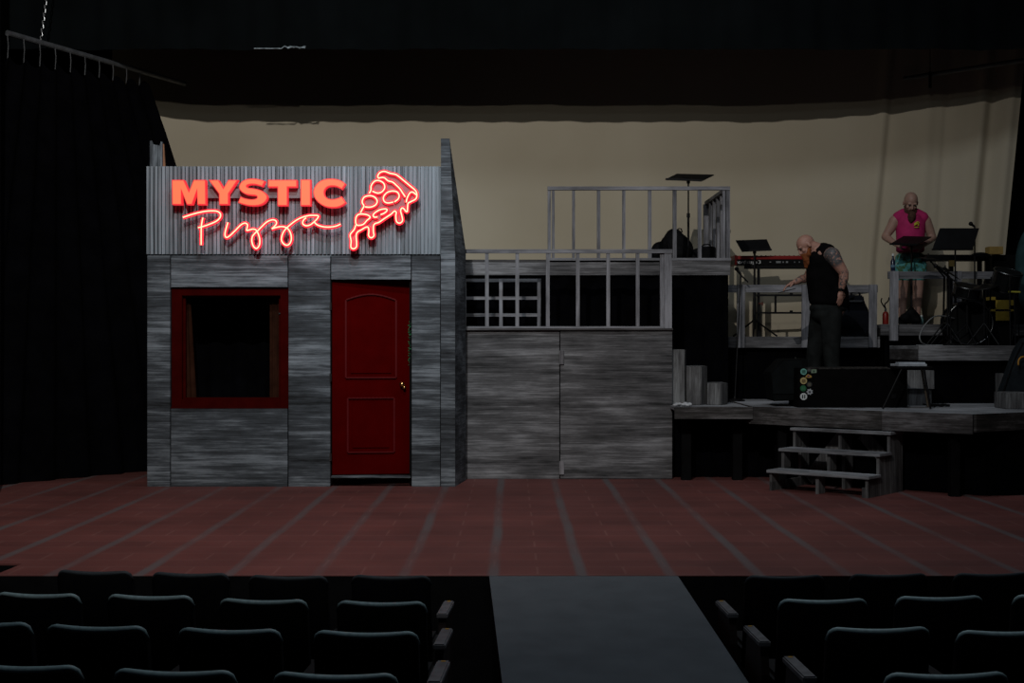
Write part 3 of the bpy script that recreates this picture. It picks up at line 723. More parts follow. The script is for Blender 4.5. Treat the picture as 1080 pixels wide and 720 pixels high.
bb(bm, W * .47, W * .47 + .035, .6, .78, 0, tz[2] - .03); obj('centre_support', bm, KV, st, local=True)
bm = new(); bar(bm, V(.06, .74, .06), V(W * .45, .74, tz[2] - .04), .05, .13, up=(0, 0, 1)); obj('brace', bm, KV, st, local=True)
bm = new(); bar(bm, V(W * .62, .76, tz[2] - .05), V(W - .05, .76, .2), .05, .13, up=(0, 0, 1)); obj('brace', bm, KV, st, local=True)
bm = new(); bb(bm, W - .065, W - .032, -.0, .03, 0, .10); obj('corner_block', bm, KV, st, local=True)
WHITE = plain('white_tape', (.5, .5, .5), .7)

# ================================================================== RISERS ON THE RIGHT
def riser(name, x0, x1, y0, y1, zt, th, label, skirt=True, zb=DZ):
    t = thing(name, label, 'platform', ((x0 + x1) / 2, (y0 + y1) / 2, zb))
    bm = new(); bb(bm, x0, x1, y0 + .03, y1, zt - .04, zt); obj('deck_top', bm, KT, t)
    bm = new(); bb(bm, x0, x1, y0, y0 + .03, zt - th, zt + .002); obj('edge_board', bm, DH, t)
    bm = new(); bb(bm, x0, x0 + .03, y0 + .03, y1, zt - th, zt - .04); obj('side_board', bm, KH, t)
    bm = new(); bb(bm, x0 + .05, x1 - .03, y0 + .1, y0 + .12, zb, zt - .04); bb(bm, x0 + .05, x0 + .07, y0 + .1, y1, zb, zt - .04); obj('skirt', bm, BLACK, t)
    return t
K1 = 16.1; kx = lambda p: X(p, K1); kz = lambda p: Z(p, K1)
riser('riser_platform', kx(767.5), kx(928), K1, 17.6, kz(355), kz(355) - kz(366.5), 'grey edged riser carrying the red keyboard and the person in black\'s railing', zb=0)
R1Z = kz(355)
D2 = 16.15; qx = lambda p: X(p, D2); qz = lambda p: Z(p, D2)
riser('riser_platform', qx(929), 6.6, D2, 17.1, qz(342), qz(342) - qz(353.5), 'grey edged riser under the person in the pink shirt', zb=0)
R2Z = qz(342)
D3 = 14.95; rx = lambda p: X(p, D3); rz_ = lambda p: Z(p, D3)
riser('riser_platform', rx(969), rx(1090), D3, 16.1, rz_(364.5), rz_(364.5) - rz_(380), 'low grey edged riser carrying the drums', zb=DZ)
R3Z = rz_(364.5)
def railing(label, D, posts, top, x0, x1, y0, y1, zfoot):
    t = thing('riser_railing', label, 'railing', (X((x0 + x1) / 2, D), D, zfoot))
    bm = new(); bb(bm, X(x0, D), X(x1, D), D - .035, D, Z(y1, D), Z(y0, D)); obj('top_rail', bm, DR, t)
    for a, b, yb in posts:
        bm = new(); prism(bm, [P(a, y0 - .5, D - .035), P(b, y0 - .5, D - .035), P(b - .6, yb, D - .035), P(a - .6, yb, D - .035)], (0, -.03, 0)); obj('post', bm, DRZ, t)
    return t
t = railing('grey wooden railing behind the person in black', K1, ((777.5, 785.6, 366.5), (845.5, 854, 366.3), (916.4, 924.6, 366)), 0, 767.5, 925, 300.5, 308.2, R1Z)
bm = new(); bb(bm, kx(923.5) - .02, kx(923.5), K1, 17.3, kz(308), kz(300.5)); obj('side_rail', bm, DR, t)
bm = new(); bb(bm, kx(923.5) - .05, kx(923.5), 17.2, 17.28, R1Z, kz(308)); obj('post', bm, DRZ, t)
railing('grey wooden railing in front of the person in the pink shirt', D2, ((938.3, 947, 359), (1005, 1013.6, 362)), 0, 936, 1075, 286.3, 294, R2Z)

# ------------------------------------------------------------------ keyboard with stand
KD_ = 17.0
REDK = plain('keyboard_red', (.20, .012, .010), .45, spec=.2, var=.1)
KBL = plain('keyboard_black', (.004, .004, .0045), .5, spec=.1)
t = thing('stage_keyboard', 'red and black stage keyboard on a stand behind the person in black', 'keyboard', P(830, 280, KD_))
bm = new(); a0, a1 = X(774.8, KD_), X(887, KD_)
bb(bm, a0, a1, KD_, KD_ + .32, Z(279, KD_), Z(273.4, KD_)); o = obj('lower_body', bm, KBL, t, bev=.004)
bm = new(); bb(bm, a0, a1, KD_ - .005, KD_ + .33, Z(273.4, KD_), Z(269.6, KD_)); obj('upper_body', bm, REDK, t, bev=.004)
bm = new(); bb(bm, a0 + .001, a0 + .03, KD_ - .008, KD_ + .33, Z(279.3, KD_), Z(269, KD_)); bb(bm, a1 - .03, a1 - .001, KD_ - .008, KD_ + .33, Z(279.3, KD_), Z(269, KD_)); obj('end_cheek', bm, REDK, t)
bm = new()
for i in range(40): bb(bm, a0 + .05 + i * .031, a0 + .05 + i * .031 + .028, KD_ + .2, KD_ + .325, Z(269.6, KD_), Z(268.9, KD_))
obj('keys', bm, plain('ivory_key', (.5, .5, .48), .4), t)
bm = new()
for i in range(14): rod(bm, V(a0 + .3 + i * .06, KD_ + .1, Z(269.6, KD_)), V(a0 + .3 + i * .06, KD_ + .1, Z(268.6, KD_)), .008, n=8)
obj('control_knobs', bm, KBL, t)
PALE = plain('pale_print', (.62, .64, .64), .5)
for word, q0, q1 in (('nord', 776.6, 786.2), ('stage', 787.6, 798.4), ('3', 799.6, 802.4)):
    cu = bpy.data.curves.new('text', 'FONT'); cu.body = word; cu.size = .1; cu.extrude = .001
    to = bpy.data.objects.new('lettering_tmp', cu); COL.objects.link(to); dg = bpy.context.evaluated_depsgraph_get(); dg.update()
    me = bpy.data.meshes.new_from_object(to.evaluated_get(dg)); bpy.data.objects.remove(to)
    bm = new(); bm.from_mesh(me); xs = [v.co.x for v in bm.verts]
    sc = (X(q1, KD_) - X(q0, KD_)) / (max(xs) - min(xs))
    bm.transform(Matrix.Translation(V(X(q0, KD_), KD_ - .003, Z(277.9, KD_))) @ Matrix.Rotation(PI / 2, 4, 'X') @ Matrix.Diagonal((sc, .62, 1, 1)) @ Matrix.Translation((-min(xs), 0, 0)))
    obj('lettering', bm, PALE, t)
bm = new()
for i, (p, w, h) in enumerate(((812.5, 1.6, .5), (821, 5, 1.0), (826, 1.5, .7), (830, 2.2, .9), (838, 1, .5), (843, 1, .5))): bb(bm, X(p - w / 2, KD_), X(p + w / 2, KD_), KD_ - .003, KD_, Z(276.3 + h, KD_), Z(276.3 - h, KD_))
obj('socket_marks', bm, plain('grey_print', (.2, .21, .21), .5), t)
t = thing('keyboard_stand', 'black tubular keyboard stand under the red keyboard', 'stand', P(830, 356, KD_))
zt = Z(279.4, KD_)
for d in (KD_ + .04, KD_ + .28):
    for px in (800, 872):
        bm = new(); bb(bm, X(px, d) - .016, X(px, d) + .016, d - .016, d + .016, R1Z, zt - .03); obj('leg', bm, BLKM, t)
    bm = new(); bb(bm, X(785, d), X(880, d), d - .016, d + .016, zt - .035, zt - .003); obj('top_bar', bm, BLKM, t)
for py in (311.3, 329.8):
    bm = new(); bb(bm, X(798, KD_), X(875, KD_), KD_ - .005, KD_ + .022, Z(py + 1, KD_), Z(py - 1, KD_)); rod(bm, P(833, py - 1.5, KD_ + .01), P(836, py - 1.5, KD_ + .01), .014); obj('crossbar', bm, BLKM, t)
bm = new(); bb(bm, X(817, KD_), X(819, KD_), KD_ - .004, KD_ + .02, Z(329.8, KD_), Z(311.3, KD_)); obj('strut', bm, BLKM, t)
bm = new(); rod(bm, P(800, 320, KD_ - .02), P(804, 320, KD_ - .05), .008); rod(bm, P(804, 318.5, KD_ - .05), P(804, 322, KD_ - .05), .012); obj('clamp_knob', bm, plain('red_plastic', (.12, .03, .02), .5), t)
music_stand([(776, 253.3, .12), (808.7, 252.2, .12), (813.7, 263.3, 0), (782.5, 264.7, 0)], 16.85, (795.8, 264), R1Z, 'black music stand with tilted desk in front of the red keyboard', rfoot=.32, rpole=.02)
# mic on a slim stand
def mic_stand(name, label, foot, head, tipdir, mic_len=.16, boom=None):
    t = thing(name, label, 'microphone', foot)
    bm = new(); rod(bm, V(foot[0], foot[1], foot[2] + .02), head, .009); obj('pole', bm, BLKM, t)
    bm = new(); lathe(bm, [(.002, 0), (.12, 0), (.12, .015), (.02, .03), (.012, .06)], Matrix.Translation(Vector(foot)), 20); obj('base', bm, BLKM, t)
    tip = Vector(head) + Vector(tipdir) * mic_len
    bm = new(); rod(bm, head, tip, .013, .018); ball(bm, tip, .026); obj('microphone', bm, BLKM, t)
    if boom:
        bm = new(); rod(bm, head, boom, .009); obj('boom', bm, BLKM, t)
h = P(781.3, 290, 15.95)
mic_stand('microphone_stand', 'black microphone on a slim leaning stand left of the red keyboard', (X(775, 15.6), 15.6, DZ), h, V(-.55, 0, .83), .09, P(789, 297.5, 15.95))

# ------------------------------------------------------------------ bass amplifier / soft case behind person in black
t = thing('soft_case', 'bulky black padded case with carry handle behind the person in black', 'case', P(900, 357, 16.6))
BLUE = plain('navy_nylon', (.0035, .0048, .0085), .7, spec=.1, var=.4, scale=5)
bm = new(); prism(bm, [P(883, 356, 16.5), P(912, 356, 16.5), P(916.5, 348, 16.5), P(917, 328, 16.5), P(912, 318, 16.5), P(911, 311, 16.5), P(895, 311, 16.5), P(884, 316, 16.5)], (0, .4, 0)); o = obj('case_body', bm, BLUE, t, bev=.03)
bm = new(); tube(bm, catmull([P(898, 311, 16.6), P(898.5, 308, 16.6), P(905, 307.3, 16.6), P(907, 311, 16.6)], 4), .014, 6); obj('handle', bm, BAGM, t)
bm = new(); bb(bm, X(896, 16.5), X(909, 16.5), 16.48, 16.52, Z(318.5, 16.5), Z(316.8, 16.5)); obj('badge_strip', bm, plain('grey_webbing', (.07, .075, .08), .7), t)
bm = new(); tube(bm, catmull([P(887, 318, 16.47), P(886, 332, 16.45), P(888, 346, 16.47), P(894, 355, 16.48)], 5), .012, 6); obj('strap', bm, BAGM, t)

# fire extinguisher
ED = 16.45
t = thing('fire_extinguisher', 'small red fire extinguisher at the left end of the pink shirted person\'s riser', 'fire extinguisher', (X(934, ED), ED, R2Z))
b0 = V(X(934, ED), ED, R2Z)
bm = new(); lathe(bm, [(.005, 0), (.036, 0), (.038, .02), (.038, .13), (.03, .15), (.015, .165)], Matrix.Translation(b0), 20); obj('cylinder', bm, plain('extinguisher_red', (.20, .015, .01), .35), t, smooth=True)
bm = new(); rod(bm, b0 + V(0, 0, .16), b0 + V(0, 0, .20), .014); obj('valve', bm, STEEL, t)
bm = new(); tube(bm, catmull([b0 + V(0, 0, .2), b0 + V(-.03, 0, .24), b0 + V(-.055, 0, .29), b0 + V(-.045, 0, .33)], 4), .008, 6); tube(bm, catmull([b0 + V(0, 0, .2), b0 + V(-.01, 0, .255), b0 + V(.03, 0, .29), b0 + V(.045, 0, .34)], 4), .008, 6); obj('handle', bm, BLKM, t)
# bottle on the rail
t = thing('water_bottle', 'dark blue bottle standing on the railing post before the pink shirt', 'bottle', (X(941, D2), D2 - .03, Z(286.3, D2)))
b0 = V(X(941, D2), D2 - .03, Z(286, D2))
bm = new(); lathe(bm, [(.004, 0), (.026, 0), (.028, .01), (.028, .12), (.012, .155), (.011, .185)], Matrix.Translation(b0), 16); o = obj('bottle_body', bm, plain('bottle_blue', (.012, .018, .045), .2, spec=.5), t, smooth=True)
bm = new(); lathe(bm, [(.0285, .045), (.029, .046), (.029, .075), (.0285, .076)], Matrix.Translation(b0), 16); obj('label', bm, plain('bottle_label', (.10, .18, .26), .5), t)
bm = new(); lathe(bm, [(.004, .185), (.014, .185), (.014, .212), (.004, .214)], Matrix.Translation(b0), 12); obj('cap', bm, PALE, t)

music_stand([(953, 248.7, .2), (982.5, 249.5, .2), (966.7, 258, -.1), (938.7, 257.2, -.1)], 16.4, (961.3, 257), R2Z, 'black music stand with nearly flat desk before the pink shirted person', rfoot=.22)
music_stand([(991.3, 240.5, .12), (1032.8, 240.5, .12), (1025.8, 263, 0), (983.3, 263, 0)], 15.9, (1007.5, 257), R3Z, 'large black music stand with upright desk above the drums', rfoot=.22)
mic_stand('microphone_stand', 'black microphone on a straight stand right of the large music stand', (X(1028, 16.02), 16.02, R3Z), P(1028, 239, 16.02), V(-.8, 0, .6), .06)

# ------------------------------------------------------------------ second keyboard
t = thing('slab_keyboard', 'flat black keyboard seen edge on under the large music stand', 'keyboard', P(1015, 274, 16.9))
bm = new(); bb(bm, X(972, 16.7), X(1043, 16.7), 16.7, 16.95, Z(274.5, 16.7), Z(268.4, 16.7)); obj('keyboard_body', bm, KBL, t, bev=.008)
bm = new(); ball(bm, P(1034, 270.5, 16.72), (.13, .1, .055), 14); obj('dust_cover', bm, BAGM, t, smooth=True)
for px in (1003, 1041, 1033):
    bm = new(); bar(bm, P(px, 274, 16.85), V(X(px, 16.85), 16.85, R2Z), .05 if px != 1037 else .03); obj('leg', bm, BLKM, t)
bm = new(); bb(bm, X(1000, 16.85), X(1042, 16.85), 16.83, 16.87, Z(318, 16.85), Z(315, 16.85)); obj('crossbar', bm, BLKM, t)
TAN = plain('tan_card', (.30, .20, .06), .8, var=.2)
bm = new(); bb(bm, X(1040, 16.8), X(1054.5, 16.8), 16.68, 16.84, Z(268.6, 16.8), Z(260.5, 16.8)); tag(obj('card_box', bm, TAN, origin=P(1048, 268, 17.3), bev=.004), 'small tan box behind the edge on black keyboard', 'box')
bm = new(); bb(bm, X(1001, 16.7), X(1007.5, 16.7), 16.69, 16.715, Z(280.8, 16.7), Z(274.5, 16.7)); tag(obj('paper_tag', bm, TAN, origin=P(1004, 281, 16.7)), 'small tan tag hanging under the edge on black keyboard', 'tag')
t = thing('amplifier_stack', 'tall black equipment stack beside the backdrop at the far right', 'amplifier', P(1058, 342, 17.1))
for (a, b, y0, y1) in ((1045.5, 1072, 296, 268.8), (1045, 1073, 341.9, 297)):
    bm = new(); bb(bm, X(a, 16.9), X(b, 16.9), 16.86 if y0 < 300 else 16.8, 17.06, Z(y0, 16.9), Z(y1, 16.9)) ; obj('cabinet', bm, BLK, t, bev=.01)

# ------------------------------------------------------------------ drums on the low riser
SHELL = plain('drum_shell', (.004, .005, .0055), .35, spec=.2)
HEAD = plain('drum_head', (.005, .0055, .006), .6, spec=.1)
def drum(name, label, c, r, h, axis, legs=None, cat='drum'):
    c = Vector(c); ax = Vector(axis).normalized(); M = Matrix.Translation(c) @ ax.to_track_quat('Z', 'Y').to_matrix().to_4x4()
    t = thing(name, label, cat, (c.x, c.y, R3Z))
    bm = new(); lathe(bm, [(r * .9, -h / 2), (r, -h / 2), (r, h / 2), (r * .9, h / 2)], M, 28); obj('shell', bm, SHELL, t)
    for s in (-1, 1):
        bm = new(); tube(bm, [M @ V((r + .008) * math.cos(a), (r + .008) * math.sin(a), s * h / 2) for a in [2 * PI * k / 28 for k in range(28)]], .011, 6, True); obj('hoop', bm, STEEL if s > 0 else BLKM, t, smooth=True)
    bm = new(); lathe(bm, [(.002, h / 2 + .001), (r * .985, h / 2 + .001), (r * .985, h / 2 + .006), (.002, h / 2 + .006)], M, 28); obj('drum_head', bm, HEAD, t)
    for k in range(6):
        a = 2 * PI * k / 6; bm = new(); p = M @ V((r + .012) * math.cos(a), (r + .012) * math.sin(a), -h * .3); q = M @ V((r + .012) * math.cos(a), (r + .012) * math.sin(a), h * .5); rod(bm, p, q, .005, n=6); bmesh.ops.scale; obj('tension_rod', bm, STEEL, t)
    if legs == 'three':
        for k in range(3):
            a = .4 + 2 * PI * k / 3; bm = new(); rod(bm, V(c.x + (r + .02) * math.cos(a), c.y + (r + .02) * math.sin(a), c.z + .05), V(c.x + (r + .05) * math.cos(a), c.y + (r + .05) * math.sin(a), R3Z), .008); obj('leg', bm, BLKM, t)
    if legs == 'tripod':
        bm = new(); rod(bm, V(c.x, c.y, R3Z + .15), V(c.x, c.y, c.z - h / 2), .014); obj('pole', bm, BLKM, t)
        for k in range(3):
            a = .6 + 2 * PI * k / 3; bm = new(); rod(bm, V(c.x, c.y, R3Z + .25), V(c.x + .24 * math.cos(a), c.y + .24 * math.sin(a), R3Z + .01), .009); obj('leg', bm, BLKM, t)
    return t
drum('floor_tom', 'dark tom drum at the right of the drum set on long legs', P(1061, 296, 15.35), .15, .22, (.15, -.35, 1), 'three')
drum('bass_drum', 'dark bass drum low in the middle of the drum set', (X(1021, 15.7), 15.75, R3Z + .265), .25, .36, (-.1, -1, .02))
drum('snare_drum', 'small dark snare drum above the bass drum on a tripod', P(1020, 307, 15.4), .15, .12, (.1, -.3, 1), 'tripod')
CYM = plain('dull_cymbal', (.006, .006, .0055), .5, metal=.3, var=.3)
def cymbal(label, c, r, axis, footxy, bend=None):
    c = Vector(c); M = Matrix.Translation(c) @ Vector(axis).normalized().to_track_quat('Z', 'Y').to_matrix().to_4x4()
    t = thing('cymbal_stand', label, 'cymbal', (footxy[0], footxy[1], R3Z))
    bm = new(); lathe(bm, [(.004, .032), (.03, .028), (.045, .012), (r * .6, .004), (r, -.006), (r, -.010), (.045, .004), (.004, .02)], M, 32); obj('cymbal', bm, CYM, t, smooth=True)
    bm = new(); top = bend or V(footxy[0], footxy[1], c.z - .02)
    rod(bm, V(footxy[0], footxy[1], R3Z + .12), top, .012); 
    if bend: rod(bm, top, c, .009)
    rod(bm, c - V(0, 0, .02), c + V(0, 0, .06), .008); obj('pole', bm, BLKM, t)
    for k in range(3):
        a = 1.1 + 2 * PI * k / 3; bm = new(); rod(bm, V(footxy[0], footxy[1], R3Z + .26), V(footxy[0] + .2 * math.cos(a), footxy[1] + .2 * math.sin(a), R3Z + .01), .009); obj('leg', bm, BLKM, t)
    return t
cymbal('dark tilted cymbal on a stand at the left of the drum set', P(997, 285, 15.35), .2, (.5, -.2, .85), (X(1001, 15.4), 15.45))
cymbal('dark cymbal on a tall stand behind the snare drum', P(979, 272.5, 15.6), .14, (.1, -.1, 1), (X(999, 15.7), 15.85), bend=P(996, 292, 15.7))
cymbal('dark cymbal low on a stand at the right of the bass drum', P(1038, 302, 15.25), .16, (-.2, -.15, 1), (X(1038, 15.3), 15.3))
# yellow crate
YEL = plain('yellow_plastic', (.30, .21, .030), .5, var=.25)
t = thing('plastic_crate', 'yellow plastic crate seen between the legs of the tom drum', 'crate', (X(1057, 15.9), 15.9, R3Z))
y0, cz0, cz1 = 15.88, R3Z + .30, R3Z + .60
xa, xb = X(1045, 15.9), X(1069, 15.9)
bm = new()
for z in (Z(338, 15.9), Z(326, 15.9)): bb(bm, xa, xb, y0, y0 + .18, z, z + .11)
bb(bm, xa, xa + .05, y0, y0 + .18, Z(338, 15.9), Z(313, 15.9)); bb(bm, xb - .05, xb, y0, y0 + .18, Z(338, 15.9), Z(322, 15.9))
o = obj('crate_body', bm, YEL, t)
bm = new(); bb(bm, xa + .02, xb - .02, y0 + .02, y0 + .17, R3Z, Z(338, 15.9)); obj('base_box', bm, BLK, t)
bm = new(); rod(bm, P(1064, 307.5, 15.2), P(1076, 308, 15.2), .011); tag(obj('glint_bar', bm, plain('glint_yellow', (.35, .33, .05), .4), origin=P(1070, 308, 15.2)), 'short bright yellow stick modelled as a bar across the tom drum hardware', 'glint')  # yellow highlight on the hardware, modelled as a coloured bar
bm = new(); rod(bm, P(1064, 308, 15.2) + V(.06, 0, -.02), V(X(1071, 15.2), 15.2, R3Z), .008); rod(bm, V(X(1066, 15.2), 15.2, R3Z + .0), V(X(1071, 15.2), 15.2, R3Z + .3), .006)
tag(obj('hardware_stand', bm, BLKM, origin=V(X(1070, 15.2), 15.2, R3Z)), 'thin black hardware stand below the yellow stick', 'stand')
# cables and paper
CABLE = plain('grey_cable', (.17, .175, .18), .6)
bm = new(); tube(bm, catmull([P(1008, 336, 15.6), P(988, 333, 15.3), P(976, 342, 15.1), P(970, 354, 15.0), P(972, 361, 15.0), P(976, 363, 15.1)], 6), .008, 6)
tag(obj('cable', bm, CABLE, origin=P(976, 363, 15.1), smooth=True), 'pale cable looping down to the left corner of the drum riser', 'cable')
bm = new()
for k in range(3): tube(bm, catmull([V(X(990 + 9 * k + 6 * math.cos(i * 1.3 + k), 14.0 + .15 * math.sin(i * 1.1 + k)), 14.3 + .12 * math.sin(i * 1.3 + k), DZ + .014 + .006 * (i % 2)) for i in range(12)], 4), .009, 5)
tag(obj('cable_coil', bm, BLKM, origin=V(X(1000, 14.3), 14.3, DZ), smooth=True), 'tangled black cables lying on the deck right of the stool', 'cable')
bm = new(); box(bm, V(X(983, 15.2), 15.18, R3Z + .008), (.30, .2, .004), Matrix.Rotation(.3, 3, 'Z')); tag(obj('paper_sheet', bm, plain('pale_paper', (.42, .44, .47), .8), origin=V(X(983, 15.2), 15.18, R3Z)), 'pale sheet of paper lying on the left corner of the drum riser', 'paper')

t = thing('water_bottle', 'small pale teal bottle on the riser right of the music stand foot', 'bottle', (X(972, 16.3), 16.3, R2Z))
b0 = V(X(972, 16.3), 16.3, R2Z)
bm = new(); lathe(bm, [(.004, 0), (.022, 0), (.024, .01), (.024, .07), (.012, .09), (.012, .1)], Matrix.Translation(b0), 14); obj('bottle_body', bm, plain('bottle_teal', (.10, .19, .19), .3), t, smooth=True)
bm = new(); lathe(bm, [(.004, .1), (.014, .1), (.014, .115), (.004, .116)], Matrix.Translation(b0), 10); obj('cap', bm, PALE, t)
lump('tool_bag', [(P(960, 336, 16.22), (.14, .07, .06)), (P(955, 335, 16.2), (.07, .07, .06)), (P(967, 337, 16.2), (.06, .06, .045)), (P(961, 330.5, 16.22), (.07, .05, .06))], BAGM, 'black soft bag on the riser at the foot of the nearly flat music stand', 'bag', V(X(961, 16.2), 16.2, R2Z), .012)
mic_stand('microphone_stand', 'tall black microphone stand with tilted boom among the drums', (X(1003, 15.15), 15.15, R3Z), P(1001, 292, 15.15), V(-.6, -.3, .4), .3, P(1012, 300, 15.1))
# ------------------------------------------------------------------ deck items
# floor monitor wedge
t = thing('floor_monitor', 'black wedge floor monitor left of the case with stickers', 'speaker', (X(835, 14.25), 14.4, DZ))
bm = new(); D = 14.25
prism(bm, [P(816.5, 423, D), P(812.5, 393, D), P(827, 378.5, D), P(852, 378, D), P(852, 421.5, D)], (0, .42, 0))
for v in bm.verts: v.co.z = max(v.co.z, DZ + .004)
obj('cabinet', bm, plain('monitor_paint', (.0035, .004, .0042), .8, spec=.05, var=.3), t, bev=.008)
bm = new(); prism(bm, [P(816, 415, D - .008), P(813.8, 394, D - .008), P(827.5, 380.5, D - .008), P(846, 380, D - .008), P(846, 415, D - .008)], (0, .006, 0)); obj('grille', bm, plain('speaker_grille', (.0050, .0062, .0066), .7, spec=.05), t)
bm = new(); rod(bm, P(839, 378, D + .2), P(839, 376.5, D + .2), .01); obj('knob', bm, STEEL, t)
# black road case with stickers
t = thing('road_case', 'long black road case with round stickers before the person in black', 'case', (X(905, 14.2), 14.25, DZ))
CD = 14.02
ca0, ca1, cb0, cb1 = X(842, CD), X(957, CD), DZ + .004, Z(388, CD)
bm = new(); bb(bm, ca0, ca1, CD, CD + .5, cb0, cb1); obj('case_body', bm, plain('case_black', (.0022, .002, .0021), .8, spec=.05, var=.3), t, bev=.008)
bm = new(); bb(bm, ca0 + .08, ca1, CD - .006, CD + .506, cb1 - .012, cb1 + .004); obj('edge_trim', bm, plain('worn_metal', (.028, .026, .025), .5, metal=.4, var=.7, scale=40), t)
bm = new(); bb(bm, X(940, CD), X(945, CD), CD - .01, CD, Z(420, CD), Z(415.5, CD)); obj('corner_cap', bm, BLKM, t)
rr = random.Random(2)
for (px, py, r, col, dark, shp) in ((847.6, 391.8, 3.4, (.13, .34, .29), (.03, .10, .08), 0), (853.2, 389.8, 2.5, (.035, .04, .042), (.15, .15, .15), 0), (858.4, 391.2, 2.8, (.16, .22, .16), (.05, .09, .06), 1), (852.6, 396.4, 2.9, (.33, .20, .05), (.12, .04, .10), 2), (847.6, 401.4, 3.6, (.40, .32, .14), (.14, .10, .05), 0), (853.6, 405.3, 2.9, (.028, .03, .03), (.16, .14, .10), 0), (847.2, 409.4, 3.3, (.015, .10, .04), (.05, .2, .1), 0), (854, 413, 3.3, (.34, .36, .38), (.07, .07, .08), 3), (847.6, 418, 3.7, (.50, .53, .53), (.03, .04, .04), 0)):
    D = CD - .004; bm = new(); c = P(px, py, D); R = r * D / F
    if shp == 0: pl = [c + V(R * math.cos(a), 0, R * math.sin(a)) for a in [2 * PI * k / 20 for k in range(20)]]
    elif shp == 1: pl = [c + V(x * R, 0, z * R * .75) for x, z in ((-1, -1), (1, -.9), (1, 1), (-1, .9))]
    elif shp == 2: pl = [c + V(x * R, 0, z * R * .7) for x, z in ((-1.1, -.7), (.2, -1), (1.2, -.8), (1.1, .2), (-.1, 1), (-.8, .3))]
    else: pl = [c + V(R * s * math.cos(a), 0, R * s * math.sin(a)) for a, s in [(2 * PI * k / 14, 1.1 if k % 2 else .75) for k in range(14)]]
    prism(bm, pl, (0, .004, 0)); so = obj('sticker', bm, plain('sticker_%d_%d' % (px, py), col, .5, var=.1), t)
    bm = new()
    if py == 418:   # two small upright figures in the middle of the white sticker
        for dx in (-.3, .3): bb(bm, c.x + dx * R - R * .16, c.x + dx * R + R * .16, D - .003, D, c.z - R * .5, c.z + R * .5)
    elif shp == 0:
        for dz_ in (-.35, .0, .35): bb(bm, c.x - R * .55, c.x + R * .55, D - .003, D, c.z + dz_ * R - R * .1, c.z + dz_ * R + R * .1)
    else:
        bb(bm, c.x - R * .4, c.x + R * .35, D - .003, D, c.z - R * .3, c.z + R * .25)
    obj('printed_mark', bm, plain('mark_%d_%d' % (px, py), dark, .5), so)
# stool / folding chair with papers
CHD = 13.75
t = thing('folding_stool', 'black stool with papers on it on the deck right of the road case', 'stool', (X(963, CHD), 13.95, DZ))
sz = Z(386.2, CHD)
bm = new(); bb(bm, X(946, CHD), X(984, CHD), CHD, CHD + .36, sz - .025, sz); obj('seat', bm, BLKM, t, bev=.008)
for (a, b, d0, d1) in ((952, 931, 0, -.02), (975, 980.5, 0, -.05), (983, 991, .34, .36), (950, 944, .34, .36)):
    bm = new(); rod(bm, V(X(a, CHD), CHD + .02 + d0, sz - .02), V(X(b, CHD), CHD + .02 + d1, DZ + .004), .011); obj('leg', bm, BLKM if a != 983 else plain('tan_leg', (.09, .07, .05), .5), t)
bm = new(); rod(bm, V(X(978, CHD), CHD + .02, sz - .2), V(X(986, CHD), CHD + .36, sz - .2), .008); obj('stretcher', bm, BLKM, t)
bm = new(); box(bm, V(X(963, CHD), CHD + .16, sz + .013), (.30, .24, .022), Matrix.Rotation(.08, 3, 'Z')); box(bm, V(X(966, CHD), CHD + .2, sz + .032), (.27, .2, .016), Matrix.Rotation(-.1, 3, 'Z')); tag(obj('paper_stack', bm, plain('grey_paper', (.33, .36, .40), .8), origin=V(X(963, CHD), CHD + .16, sz)), 'pale papers lying on the black stool', 'paper')
bm = new(); bb(bm, X(957.5, 14.5), X(985.5, 14.5), 14.5, 14.7, DZ + .18, Z(390.5, 14.5)); bb(bm, X(957.5, 14.5) + .02, X(985.5, 14.5) - .02, 14.53, 14.7, DZ + .002, DZ + .18)
tag(obj('wooden_block', bm, KV, origin=V(X(971, 14.5), 14.5, DZ), bev=.004), 'weathered grey wooden step block behind the black stool', 'block')
bm = new(); bb(bm, X(1061.5, 13.75), X(1090, 13.75), 13.75, 14.1, DZ + .001, Z(414, 13.75)); tag(obj('wooden_block', bm, KV, origin=V(X(1075, 13.75), 13.8, DZ), bev=.005), 'grey wooden block on the deck at the far right edge', 'block')
bm = new(); bb(bm, X(1051.5, 14.75), X(1057.5, 14.75), 14.7, 14.8, DZ + .001, Z(393.5, 14.75)); tag(obj('wooden_post', bm, KV, origin=V(X(1054, 14.75), 14.75, DZ)), 'short grey wooden post just left of the leaning gig bag', 'post')
# leaning gig bag
t = thing('gig_bag', 'dark instrument gig bag leaning at the far right with an orange ring', 'bag', (X(1072, 14.1), 14.25, DZ))
GIG = plain('gig_nylon', (.009, .012, .0145), .7, spec=.1, var=.3, scale=8)
bm = new(); D = 14.25
prism(bm, [P(1052, 426, D), P(1058, 428.5, D), P(1095, 428, D), P(1098, 352, D + .3), P(1080, 357, D + .3), P(1072, 370, D + .24), P(1063, 395, D + .12)], (0, .14, 0))
for v in bm.verts: v.co.z = max(v.co.z, DZ + .004)
obj('bag_body', bm, GIG, t, bev=.02)
bm = new(); tube(bm, catmull([P(1054, 424, D - .01), P(1062, 402, D + .09), P(1070, 380, D + .19), P(1079, 361, D + .27)], 5), .010, 6); obj('piping', bm, BAGM, t)
bm = new(); c = P(1079.5, 383.5, D + .10); tube(bm, [c + V(.062 * math.cos(a), -.015 + .02 * math.sin(a), .075 * math.sin(a)) for a in [PI * (.45 + .62 * k / 14) for k in range(15)]], .010, 6); obj('ring_print', bm, plain('orange_print', (.36, .17, .02), .5), t, smooth=True)
